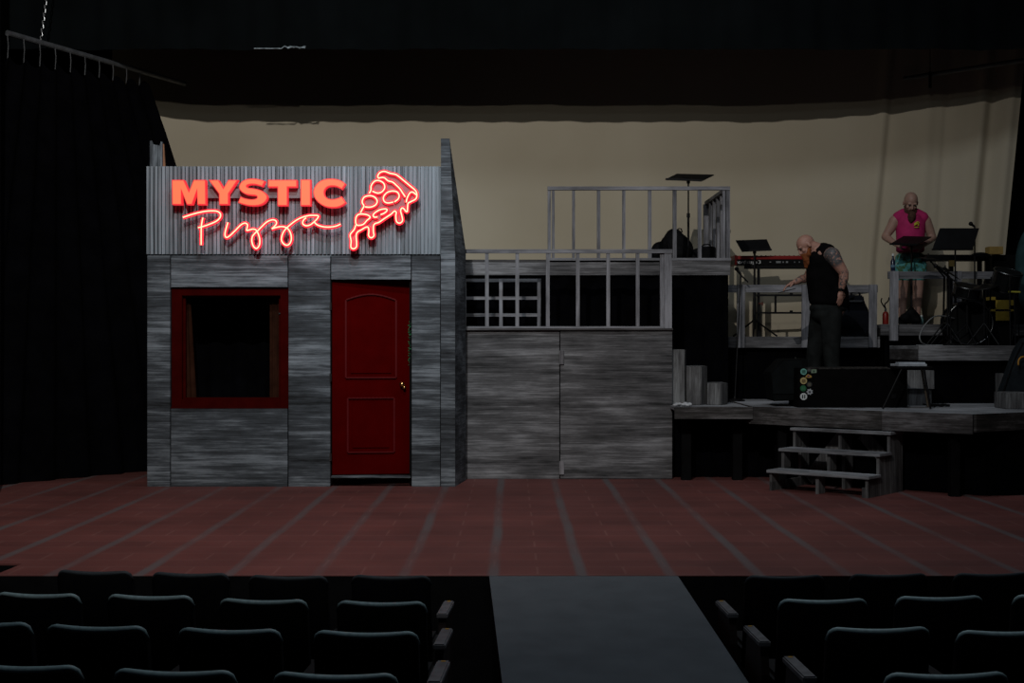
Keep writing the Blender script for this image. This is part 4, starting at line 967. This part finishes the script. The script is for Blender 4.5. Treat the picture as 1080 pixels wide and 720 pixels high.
# teal cloth covered shape at the right edge
TEAL = plain('teal_cloth', (.026, .055, .06), .95, spec=.02, var=.3, scale=7)
t = thing('covered_stand', 'teal cloth draped over a tall rounded shape at the far right edge', 'cloth', (X(1092, 15.8), 15.8, R3Z))
bm = new(); ball(bm, P(1092, 280, 15.8), (.235, .2, .5), 20); ball(bm, P(1093, 300, 15.8), (.235, .2, .4), 20); o = obj('cloth', bm, TEAL, t, smooth=True); remesh(o, .03)
bm = new(); rod(bm, V(X(1092, 15.8), 15.8, R3Z), P(1092, 300, 15.8), .02); bb(bm, X(1082, 15.8), X(1102, 15.8), 15.7, 15.9, R3Z, R3Z + .03); obj('stand', bm, BLKM, t)

# ================================================================== PEOPLE
def cap(bm, p, r, q, s, n=14):
    ball(bm, p, r, n); ball(bm, q, s, n)
    d = Vector(q) - Vector(p)
    if d.length > 1e-5: rod(bm, p, q, r, s, n)
def chain(bm, pts):
    for (p, r), (q, s) in zip(pts, pts[1:]): cap(bm, p, r, q, s)
def hand(bm, wrist, d, nrm, thumb_side, curl=.5, L=.185):
    """wrist point, finger direction d, palm normal nrm, thumb on the side given by +-1"""
    w = Vector(wrist); d = Vector(d).normalized(); nrm = Vector(nrm); nrm = (nrm - d * nrm.dot(d)).normalized(); s = d.cross(nrm) * thumb_side
    pl = L * .5
    M = Matrix((s, d, nrm)).transposed()
    ball(bm, w + d * pl * .55, (.042, .058, .019), 14, M); cap(bm, w, .026, w + d * .03, .03)
    for k, (o, ln) in enumerate(((.030, .074), (.010, .084), (-.010, .078), (-.029, .06))):
        p = w + d * pl * (.98 - .05 * abs(k - 1)) + s * o; cap(bm, w + d * pl * .6 + s * o * .8, .0125, p, .0105)
        a = .25 * curl; e = ln * L / .185
        for seg, fr in enumerate((.45, .32, .23)):
            a += curl * .55; q = p + (d * math.cos(a) + nrm * math.sin(a) + s * o * .8) * e * fr; cap(bm, p, .0102 - seg * .0008, q, .0096 - seg * .0008); p = q
    p = w + d * pl * .22 + s * .03; q = p + (d * .55 + s * .75 + nrm * .35).normalized() * .045; r = q + (d * .9 + s * .15 + nrm * .4).normalized() * .036
    cap(bm, p, .016, q, .0125); cap(bm, q, .0122, r, .010)
def head(bm, c, M, s=1.0):
    """head about c; M maps (right, forward, up) to world"""
    def at(x, y, z): return Vector(c) + M @ V(x * s, y * s, z * s)
    R = M
    ball(bm, at(0, -.008, .03), (.076 * s, .098 * s, .088 * s), 20, R)          # skull
    ball(bm, at(0, .03, -.045), (.058 * s, .064 * s, .068 * s), 16, R)         # face
    ball(bm, at(0, .045, -.085), (.04 * s, .045 * s, .032 * s), 14, R)         # jaw
    for e in (-1, 1):
        ball(bm, at(e * .03, .084, .022), (.026 * s, .014 * s, .009 * s), 10, R)   # brow
        ball(bm, at(e * .04, .066, -.025), (.022 * s, .02 * s, .02 * s), 10, R)     # cheek
        ball(bm, at(e * .078, -.005, -.01), (.010 * s, .02 * s, .032 * s), 12, R)   # ear
        ball(bm, at(e * .010, .098, -.034), (.010 * s, .012 * s, .009 * s), 8, R)   # nostril
    cap(bm, at(0, .09, .012), .010 * s, at(0, .108, -.028), .014 * s)              # nose
    ball(bm, at(0, .088, -.062), (.024 * s, .012 * s, .007 * s), 8, R); ball(bm, at(0, .086, -.074), (.02 * s, .012 * s, .007 * s), 8, R)
    return at
def skin(name, c, tattoo=None):
    m, nt, b = nodes(name); N = nt.nodes; L = nt.links
    tc = N.new('ShaderNodeTexCoord'); n = N.new('ShaderNodeTexNoise'); n.inputs['Scale'].default_value = 14; n.inputs['Detail'].default_value = 4; L.new(tc.outputs['Object'], n.inputs['Vector'])
    r = N.new('ShaderNodeValToRGB'); r.color_ramp.elements[0].color = [x * f for x, f in zip(c, (.82, .75, .72))] + [1]; r.color_ramp.elements[1].color = [min(1, x * 1.12) for x in c] + [1]
    L.new(n.outputs['Fac'], r.inputs['Fac']); src = r.outputs['Color']
    for (cx, cy, cz, rad, th) in (tattoo or []):
        sb = N.new('ShaderNodeVectorMath'); sb.operation = 'DISTANCE'; sb.inputs[1].default_value = (cx, cy, cz); L.new(tc.outputs['Object'], sb.inputs[0])
        mr = N.new('ShaderNodeMapRange'); mr.inputs['From Min'].default_value = rad * .75; mr.inputs['From Max'].default_value = rad; mr.inputs['To Min'].default_value = 1; mr.inputs['To Max'].default_value = 0; L.new(sb.outputs['Value'], mr.inputs['Value'])
        v = N.new('ShaderNodeTexNoise'); v.inputs['Scale'].default_value = 38; v.inputs['Detail'].default_value = 3; L.new(tc.outputs['Object'], v.inputs['Vector'])
        gt = N.new('ShaderNodeMapRange'); gt.inputs['From Min'].default_value = th - .05; gt.inputs['From Max'].default_value = th + .05; L.new(v.outputs['Fac'], gt.inputs['Value'])
        mu = N.new('ShaderNodeMath'); mu.operation = 'MULTIPLY'; L.new(mr.outputs[0], mu.inputs[0]); L.new(gt.outputs[0], mu.inputs[1])
        mx = N.new('ShaderNodeMix'); mx.data_type = 'RGBA'; L.new(mu.outputs[0], mx.inputs['Factor']); L.new(src, mx.inputs['A']); mx.inputs['B'].default_value = (.075, .075, .078, 1); src = mx.outputs['Result']
    L.new(src, b.inputs['Base Color']); b.inputs['Roughness'].default_value = .5; b.inputs['Specular IOR Level'].default_value = .35
    b.inputs['Subsurface Weight'].default_value = .05
    return m
def mkbody(name, bm, mat, parent, voxel, sm=5): return remesh(obj(name, bm, mat, parent, smooth=True), voxel, sm, .45)
EYE = plain('eye_dark', (.02, .018, .016), .2, spec=.5)

# ---- person in black, side on, facing left, head bowed
PD = 14.85
per = thing('person', 'person in black sleeveless top bending forward behind the road case', 'person', (X(872, PD), PD, DZ))
org = per.location
def pp(px, py, dy=0.): return P(px, py, PD) + V(0, dy, 0)
near, far = -.20, .20
bm = new()
hip_n, hip_f = pp(874, 333, -.11), pp(868, 333, .11)
kn_n, kn_f = pp(874, 379, -.13), pp(861, 379, .13)
an_n, an_f = V(X(878, PD), PD - .14, DZ + .09), V(X(861, PD), PD + .14, DZ + .09)
chain(bm, [(hip_n, .10), (kn_n, .065), (an_n, .045)]); chain(bm, [(hip_f, .10), (kn_f, .065), (an_f, .045)])
for a in (an_n, an_f): chain(bm, [(a + V(.03, 0, -.04), .045), (a + V(-.14, 0, -.06), .035)])
tors = [(pp(873, 326), (.19, .20, .13)), (pp(872, 308), (.205, .215, .15)), (pp(870, 293), (.20, .22, .15)), (pp(868, 279), (.175, .215, .13)), (pp(868, 269), (.14, .20, .10))]
for c, r in tors: ball(bm, c, r, 20, Matrix.Rotation(.12, 3, 'Y'))
for a, b in zip(tors, tors[1:]): rod(bm, a[0], b[0], .14, .14)
chain(bm, [(pp(869, 267), .10), (pp(861, 262), .072), (pp(853, 259), .068)])
hM = Matrix.Rotation(-.30, 3, 'Y') if False else None
fw = V(-.80, -.12, -.59).normalized(); rt = V(0.1, 1.0, -.05); rt = (rt - fw * rt.dot(fw)).normalized(); upv = rt.cross(fw)
HM = Matrix((rt, fw, upv)).transposed()
hc = pp(850.5, 259.2)
at1 = head(bm, hc, HM, 1.06)
sh_n, el_n, wr_n = pp(873, 270, near - .02), pp(884, 289, near - .05), pp(881.5, 307.5, near - .03)
chain(bm, [(pp(869, 268, -.1), .085), (sh_n, .083), (pp(876.5, 277, near - .04), .073), (el_n, .054), (pp(884, 295, near - .05), .052), (wr_n, .032)])
hand(bm, wr_n, V(-.05, 0, -1), V(-.4, .9, 0), 1, .35)
sh_f, el_f, wr_f = pp(868, 270, far), pp(857, 292, far + .06), pp(841.5, 297.2, far)
chain(bm, [(pp(869, 268, .1), .085), (sh_f, .08), (el_f, .052), (pp(851, 293, far + .03), .047), (wr_f, .031)])
hand(bm, wr_f, V(-1, -.05, -.45), V(-.2, -.15, -1), 1, .45)
SK1 = skin('ruddy_skin', (.36, .20, .155), [((sh_n - org).x - .0, (sh_n - org).y - .05, (sh_n - org).z - .02, .135, .40), ((el_n - org).x, (el_n - org).y - .02, (el_n - org).z - .1, .14, .56), ((wr_f - org).x + .1, (wr_f - org).y, (wr_f - org).z, .14, .54)])
body = mkbody('body', bm, SK1, per, .0068)
bm = new()
def drape(bm, tr, rot, k=5):
    for (c, r), (d, q) in zip(tr, tr[1:]):
        for i in range(k + 1):
            u = i / k; ball(bm, c.lerp(d, u), tuple(a * (1 - u) + b * u for a, b in zip(r, q)), 22, rot)
tr2 = [(pp(874, 318), (.225, .225, .10)), (pp(873.5, 308), (.228, .232, .15)), (pp(870.5, 294), (.215, .232, .15)), (pp(868.5, 279), (.187, .222, .13)), (pp(868.5, 271), (.155, .19, .11))]
drape(bm, tr2, Matrix.Rotation(.12, 3, 'Y'))
chain(bm, [(pp(870.5, 268, -.145), .092), (pp(868.5, 265.5), .105), (pp(870.5, 268, .145), .092)])
ball(bm, pp(862.5, 274), (.125, .18, .12), 20); chain(bm, [(pp(870, 267, -.12), .10), (pp(865.5, 267.5, -.09), .085), (pp(862.5, 271, -.06), .08)]); ball(bm, pp(863, 268), (.07, .13, .06), 16)
o = mkbody('sleeveless_top', bm, plain('black_jersey', (.0028, .0026, .0029), .9, spec=.05, var=.4, scale=8), per, .012)
bm = new()
for c, r in ((pp(873, 325), (.205, .21, .10)), (pp(871, 331), (.17, .20, .11))): ball(bm, c, r, 18)
chain(bm, [(hip_n, .125), (kn_n, .088), (an_n + V(0, 0, -.01), .078)]); chain(bm, [(hip_f, .125), (kn_f, .088), (an_f + V(0, 0, -.01), .078)])
mkbody('trousers', bm, plain('charcoal_denim', (.012, .0135, .0135), .9, spec=.05, var=.35, scale=10), per, .013)
bm = new()
for a in (an_n, an_f): chain(bm, [(a + V(.03, 0, -.045), .05), (a + V(-.14, 0, -.055), .04)])
for v in bm.verts: v.co.z = max(v.co.z, DZ + .002)
mkbody('shoes', bm, BAGM, per, .012, 3)
for v in body.data.vertices: v.co.z = max(v.co.z, .006)
bm = new()
for y, z, r in ((.07, -.085, .05), (.08, -.115, .05), (.085, -.15, .045), (.08, -.19, .036), (.075, -.22, .024)): ball(bm, at1(0, y, z), (r * 1.05, r, r * 1.1), 14)
for e in (-1, 1):
    for y, z in ((.04, -.07), (.02, -.05), (.055, -.09)): ball(bm, at1(e * .05, y, z), .026, 10)
ball(bm, at1(0, .098, -.052), (.03, .012, .01), 10)
for px, py, r in ((851.5, 270, .055), (851.5, 274, .052), (851, 277.5, .042), (850.3, 281, .026)): ball(bm, pp(px, py, -.01), r, 14)
mkbody('beard', bm, plain('ginger_hair', (.17, .048, .011), .85, var=.4, scale=40, bump=.6), per, .007, 3)
for e in (-1, 1):
    bm = new(); ball(bm, at1(e * .031, .082, .006), .011, 10); obj('eye', bm, EYE, per, smooth=True)
bm = new(); lathe(bm, [(.036, -.014), (.040, -.014), (.040, .014), (.036, .014)], Matrix.Translation(wr_n + V(0, 0, .012)), 18); obj('wristband', bm, BLK, per)
bm = new(); hf = wr_f + V(-.10, 0, -.055); box(bm, hf + V(.02, -.0, -.035), (.18, .13, .008), Matrix.Rotation(-.25, 3, 'Y')); tag(obj('black_folder', bm, BLK, origin=hf, bev=.002), 'thin black folder held by the person in black', 'folder')

# ---- person in pink, facing the house, head bowed, hands at the waist
QD = 16.85
per = thing('person', 'person in pink sleeveless shirt and teal shorts behind a music stand', 'person', (X(960, QD), QD, R2Z))
org = per.location
def qq(px, py, dy=0.): return P(px, py, QD) + V(0, dy, 0)
bm = new()
hl, hr = qq(952.5, 280), qq(968, 280)
kl, kr = qq(951.5, 309, -.02), qq(967.5, 309, -.02)
al, ar = V(X(951.5, QD), QD, R2Z + .08), V(X(967, QD), QD, R2Z + .08)
for h_, k_, a_ in ((hl, kl, al), (hr, kr, ar)):
    chain(bm, [(h_, .095), (k_, .062), (k_.lerp(a_, .35) + V(0, .02, 0), .06), (a_, .040)]); chain(bm, [(a_ + V(0, .03, -.035), .042), (a_ + V(0, -.14, -.05), .034)])
tor = [(qq(960, 272), (.175, .13, .11)), (qq(960, 260), (.17, .135, .12)), (qq(960, 248, -.01), (.178, .135, .12)), (qq(960, 237, -.01), (.185, .13, .11)), (qq(960, 229), (.15, .10, .07))]
for c, r in tor: ball(bm, c, r, 20)
for a, b in zip(tor, tor[1:]): rod(bm, a[0], b[0], .12, .12)
chain(bm, [(qq(960, 226, .01), .085), (qq(959.5, 219, -.01), .066), (qq(959, 212, -.03), .066)])
fw = V(-.05, -.85, -.52).normalized(); rt = V(-1, 0.05, 0.03); rt = (rt - fw * rt.dot(fw)).normalized(); upv = rt.cross(fw)
HM = Matrix((rt, fw, upv)).transposed()
hc = qq(959, 214, -.06); at2 = head(bm, hc, HM, 1.1)
slp, elp, wlp = qq(943.5, 233), qq(934, 249.5, .02), qq(941.5, 259.5, -.20)
chain(bm, [(qq(950, 229), .075), (slp, .072), (qq(939.5, 241, .01), .062), (elp, .048), (elp.lerp(wlp, .3), .046), (wlp, .030)])
hand(bm, wlp, V(.75, -.3, .15), V(0, .6, -.4), -1, .7)
srp, erp, wrp = qq(976, 233), qq(984, 250.5, .02), qq(966.5, 260.5, -.22)
chain(bm, [(qq(970, 229), .075), (srp, .072), (qq(980.3, 242, .01), .062), (erp, .050), (erp.lerp(wrp, .3), .047), (wrp, .031)])
hand(bm, wrp, V(-.9, -.15, -.05), V(0, .8, -.3), 1, .6)
body = mkbody('body', bm, skin('fair_skin', (.36, .225, .18)), per, .0068)
bm = new()
drape(bm, [(qq(960, 264), (.180, .142, .05)), (qq(960, 258), (.176, .143, .10)), (qq(960, 247, -.01), (.183, .145, .11)), (qq(960, 237, -.01), (.190, .143, .11)), (qq(960, 231, -.005), (.170, .12, .08))], None)
chain(bm, [(qq(948, 230, -.005), .088), (qq(954, 226.5, .01), .086), (qq(960, 226, .02), .09), (qq(966, 226.5, .01), .086), (qq(972, 230, -.005), .088)])
ball(bm, qq(960, 231, -.06), (.13, .08, .07), 16)
bm2 = bm
PINK = plain('pink_jersey', (.42, .018, .115), .8, var=.18, scale=8)
shirt = mkbody('sleeveless_shirt', bm2, PINK, per, .011)
# yellow emblem on the chest
bm = new(); ED_ = QD - .175; c = P(967, 236.5, ED_)
def em(pts, w): tube(bm, catmull([c + V(x * .012, .0 + y2, z * .012) for x, z, y2 in pts], 4), w, 6)
em([(-2.6, -1.4, 0), (-1.8, .6, 0), (-.2, 2.2, 0), (1.6, 2.6, .004), (2.6, 1.2, .01)], .007); em([(-1.6, -.8, 0), (-.2, .8, 0), (1.2, .6, .004), (2.2, -.8, .01)], .008)
em([(.2, 1.6, 0), (1.4, -.2, .004), (1.8, -1.6, .01)], .007); em([(-2.8, .8, 0), (-1.4, 1.4, 0)], .006); em([(-2.6, -3, .003), (0, -3.1, .003), (2.4, -3, .012)], .005)
obj('emblem', bm, plain('yellow_print', (.55, .50, .03), .6, var=.1), per, smooth=True)
# patterned shorts
m, nt, b = nodes('teal_leaf_print'); N = nt.nodes; L = nt.links
tc = N.new('ShaderNodeTexCoord'); vo = N.new('ShaderNodeTexVoronoi'); vo.inputs['Scale'].default_value = 15; L.new(tc.outputs['Object'], vo.inputs['Vector'])
ns = N.new('ShaderNodeTexNoise'); ns.inputs['Scale'].default_value = 16; ns.inputs['Detail'].default_value = 3; L.new(tc.outputs['Object'], ns.inputs['Vector'])
r = N.new('ShaderNodeValToRGB'); cr = r.color_ramp; cr.elements[0].position = .36; cr.elements[0].color = (.05, .12, .04, 1); cr.elements[1].position = .66; cr.elements[1].color = (.32, .52, .50, 1)
for p_, c_ in ((.44, (.06, .15, .09, 1)), (.47, (.08, .34, .34, 1)), (.58, (.10, .38, .40, 1)), (.61, (.05, .16, .07, 1))): e = cr.elements.new(p_); e.color = c_
L.new(ns.outputs['Fac'], r.inputs['Fac']); L.new(r.outputs['Color'], b.inputs['Base Color']); b.inputs['Roughness'].default_value = .85
bm = new()
ball(bm, qq(960, 272), (.192, .148, .09), 20); ball(bm, qq(960, 279), (.19, .145, .09), 20)
for h_, k_ in ((hl, kl), (hr, kr)): chain(bm, [(h_, .112), (h_.lerp(k_, .36), .105)])
mkbody('shorts', bm, m, per, .011)
bm = new()
for a in (al, ar): chain(bm, [(a + V(0, .03, -.035), .048), (a + V(0, -.15, -.045), .040)]); cap(bm, a, .05, a + V(0, 0, -.03), .05)
for v in bm.verts: v.co.z = max(v.co.z, R2Z + .002)
mkbody('shoes', bm, BAGM, per, .011, 3)
for v in body.data.vertices: v.co.z = max(v.co.z, .006)
bm = new()
for y, z, r_ in ((.06, -.085, .052), (.068, -.115, .052), (.07, -.145, .047), (.065, -.175, .037), (.06, -.2, .024)): ball(bm, at2(0, y, z), (r_ * 1.12, r_, r_ * 1.1), 14)
for e in (-1, 1):
    for y, z in ((.04, -.07), (.02, -.045), (.055, -.09)): ball(bm, at2(e * .052, y, z), .027, 10)
ball(bm, at2(0, .10, -.053), (.034, .014, .012), 10)
for px, py, r in ((958, 227.6, .050), (957.6, 229.6, .052), (957.2, 232, .042), (957, 234.5, .024)): ball(bm, qq(px, py, -.155), (r, r * .8, r), 14)
mkbody('beard', bm, plain('brown_hair', (.060, .026, .016), .8, var=.4, scale=40, bump=.6), per, .007, 3)
for e in (-1, 1):
    bm = new(); ball(bm, at2(e * .031, .084, .006), .012, 10); obj('eye', bm, EYE, per, smooth=True)

# ================================================================== THEATRE SEATS
SHELLM = plain('seat_back_shell', (.0022, .0022, .003), .8, spec=.05, var=.3)
EDGEM = plain('seat_edge_lit', (.21, .285, .30), .5, spec=.3, var=.3, scale=20)  # paler than the shell, light caught by the seat tops put into the colour
CUSH = plain('seat_cushion', (.003, .0025, .003), .9, var=.3)
ARM = plain('armrest_wood', (.11, .107, .115), .55, spec=.3, var=.3, scale=14)
STD = plain('seat_standard', (.010, .004, .0035), .6, var=.3)
NUM = plain('number_plate', (.42, .22, .03), .4)
HW, HT = .2175, .886
def ztop(x):
    k = abs(x) / HW; z = HT - .012 * (1 - k * k)
    e = max(0, (abs(x) - (HW - .05)) / .05); return z - .05 * (1 - math.sqrt(max(0, 1 - e * e)))
def backrest(bm, z0, zf, th, grow=0):
    secs = []
    xs = [-1, -.985, -.95, -.9, -.84, -.77, -.6, -.4, -.2, 0, .2, .4, .6, .77, .84, .9, .95, .985, 1]
    for k in xs:
        x = k * (HW + grow); zt = zf(max(-HW, min(HW, x))); cv = .10 * (x * x) / .05
        lean = lambda z: -(z - .45) * .16
        sec = []
        for (z, y) in ((z0, 0), (z0 + (zt - z0) * .5, 0), (zt - .012, 0), (zt - .003, th * .15), (zt, th * .5), (zt - .003, th * .85), (zt - .012, th), (z0 + (zt - z0) * .5, th), (z0, th)):
            sec.append(bm.verts.new((x, y + cv * .35 + lean(z), z)))
        secs.append(sec)
    for a, b in zip(secs, secs[1:]):
        n = len(a)
        for i in range(n): bm.faces.new((a[i], a[(i + 1) % n], b[(i + 1) % n], b[i]))
    bm.faces.new(secs[0]); bm.faces.new(secs[-1][::-1])
EDGED = plain('seat_edge_unlit', (.03, .036, .042), .6, spec=.15, var=.3, scale=20)  # first row copy of the edge, coloured darker as if unlit
def make_seat(aisle, edge):
    """aisle: 0 none, -1 aisle side at left, +1 at right"""
    t = thing('theatre_seat', 'black theatre seat', 'seat')
    bm = new(); backrest(bm, .36, lambda x: ztop(x) - .006, .045); obj('backrest', bm, SHELLM, t, local=True, smooth=True)
    bm = new()
    # edge band along the top and round the corners, its highlight in the colour
    pts = []
    for i in range(33):
        x = -HW + 2 * HW * i / 32; z = ztop(x); pts.append(V(x, .02 + .10 * x * x / .05 * .35 - (z - .45) * .16, z - .008))
    tube(bm, pts, [.009 + .006 * math.sin(PI * i / 32) ** .5 for i in range(33)], 8); obj('top_edge', bm, edge, t, local=True, smooth=True)
    bm = new(); bb(bm, -.21, .21, .10, .50, .40, .47); obj('seat_cushion', bm, CUSH, t, local=True, bev=.02)
    sides = [-1] if aisle == 0 else [-1, 1]
    for s in ((-1, 1) if abs(aisle) == 1 else ((-1,) if aisle == 2 else (1,))):
        outer = (aisle == s)
        x = s * .275
        h0 = .665
        bm = new(); bb(bm, x - .03, x + .03, .03, .40 if outer else .36, h0 - .03, h0); a = obj('armrest', bm, ARM if outer else CUSH, t, local=True, bev=.006)  # inner arms coloured cushion black, standing in for arms left unlit
        if outer:
            bm = new(); bb(bm, x - .008, x + .012, .365, .385, h0, h0 + .002); obj('number_plate', bm, NUM, a, local=True)
        bm = new()
        if outer:
            prism(bm, [V(x - .02, .02, -.03), V(x - .02, .40, -.03), V(x - .02, .40, .45), V(x - .02, .36, h0 - .03), V(x - .02, .05, h0 - .03), V(x - .02, .02, .5)], (.04, 0, 0))
        else: bb(bm, x - .015, x + .015, .10, .22, -.03, h0 - .03)
        obj('standard', bm, STD, t, local=True)
    return t
ORD = ['nearest the ramp', 'second from the ramp', 'third from the ramp', 'fourth from the ramp', 'fifth from the ramp']
ROWN = ['first row', 'second row', 'third row', 'fourth row']
ROWZ = [.236, .26, .323, .37]
left = [[(413, 605), (305, 605.2), (202, 602.2), (101.5, 600)], [(403, 632), (279, 629.8), (160, 625.5), (42, 623.5)], [(387, 663), (243.5, 660.3), (104, 657), (-16, 653)], [(355, 706.3), (186, 703), (26, 697.5)]]
right = [[(827, 605), (936, 603.3), (1045, 602.5)], [(867, 629.5), (989.5, 626.6), (1112, 625)], [(925, 659), (1062, 662)], [(996, 706)]]
protos = {}
def place(px, py, row, side, k):
    D = (CZ - ROWZ[row]) * F / (py - 360); x = X(px, D); zf = ROWZ[row] - HT
    lab = 'black theatre seat %s, %s from the stage, %s side' % (ORD[k], ROWN[row], side)
    ai = (1 if side == 'left' else -1) if k == 0 and row < 3 else (2 if side == 'left' else 3)
    rz = (-.06 if side == 'left' else .04) * (1 + .3 * k)
    g = 'theatre seats %s of the ramp' % side
    loc = (x, D, zf)
    ai = (ai, row == 0)
    if ai not in protos:
        t = make_seat(ai[0], EDGED if row == 0 else EDGEM); t.location = loc; t.rotation_euler = (0, 0, rz); t['label'] = lab; t['group'] = g; protos[ai] = t; return
    dup(protos[ai], loc, rz, lab, g)
for side, rows in (('left', left), ('right', right)):
    for r_i, row in enumerate(rows):
        for k, (px, py) in enumerate(row): place(px, py, r_i, side, k)

# ================================================================== LIGHT
def lamp(name, kind, loc, target, energy, color, **kw):
    d = bpy.data.lights.new(name, kind); d.energy = energy; d.color = color
    for k, v in kw.items(): setattr(d, k, v)
    o = bpy.data.objects.new(name, d); COL.objects.link(o); o.location = loc
    o.rotation_euler = (Vector(target) - Vector(loc)).to_track_quat('-Z', 'Y').to_euler(); return o
# house work lights up in the auditorium
lamp('work_light', 'SPOT', (-1.6, 3, 8.44), (-3.2, 15.5, 2.6), 2450, (1, .97, .93), spot_size=math.radians(92), spot_blend=1, shadow_soft_size=.05)
lamp('work_light', 'SPOT', (.0, 3, 7.02), (-3.0, 15.5, 2.6), 270, (1, .96, .88), spot_size=math.radians(92), spot_blend=1, shadow_soft_size=.05)
# steep cool spot on the sign
lamp('front_spot', 'SPOT', (-1.2, 9.2, 7.0), (-1.75, 13.8, 3.5), 740, (.80, .92, 1), spot_size=math.radians(45), spot_blend=1, shadow_soft_size=.16)
# dim overhead wash above the stage and above the seats
lamp('overhead_wash', 'AREA', (2.6, 10.8, 8.3), (2.6, 10.8, 0), 115, (.82, .91, 1), shape='RECTANGLE', size=3.5, size_y=1.5)
lamp('aisle_light', 'AREA', (0, 5.4, 7.2), (0, 5.4, 0), 68, (.80, .92, 1), shape='RECTANGLE', size=4.0, size_y=.8)
w = bpy.data.worlds.new('World'); scn.world = w; w.use_nodes = True
w.node_tree.nodes['Background'].inputs['Color'].default_value = (.55, .72, 1, 1); w.node_tree.nodes['Background'].inputs['Strength'].default_value = .010

# ================================================================== CAMERA
cd = bpy.data.cameras.new('camera'); cam = bpy.data.objects.new('camera', cd); COL.objects.link(cam)
cam.location = (0, 0, CZ); cam.rotation_euler = (PI / 2, 0, 0); cd.sensor_width = 36; cd.lens = 36 * F / 1080; cd.clip_end = 100
scn.camera = cam
scn.view_settings.view_transform = 'Standard'; scn.view_settings.look = 'None'; scn.view_settings.exposure = 0; scn.view_settings.gamma = 1
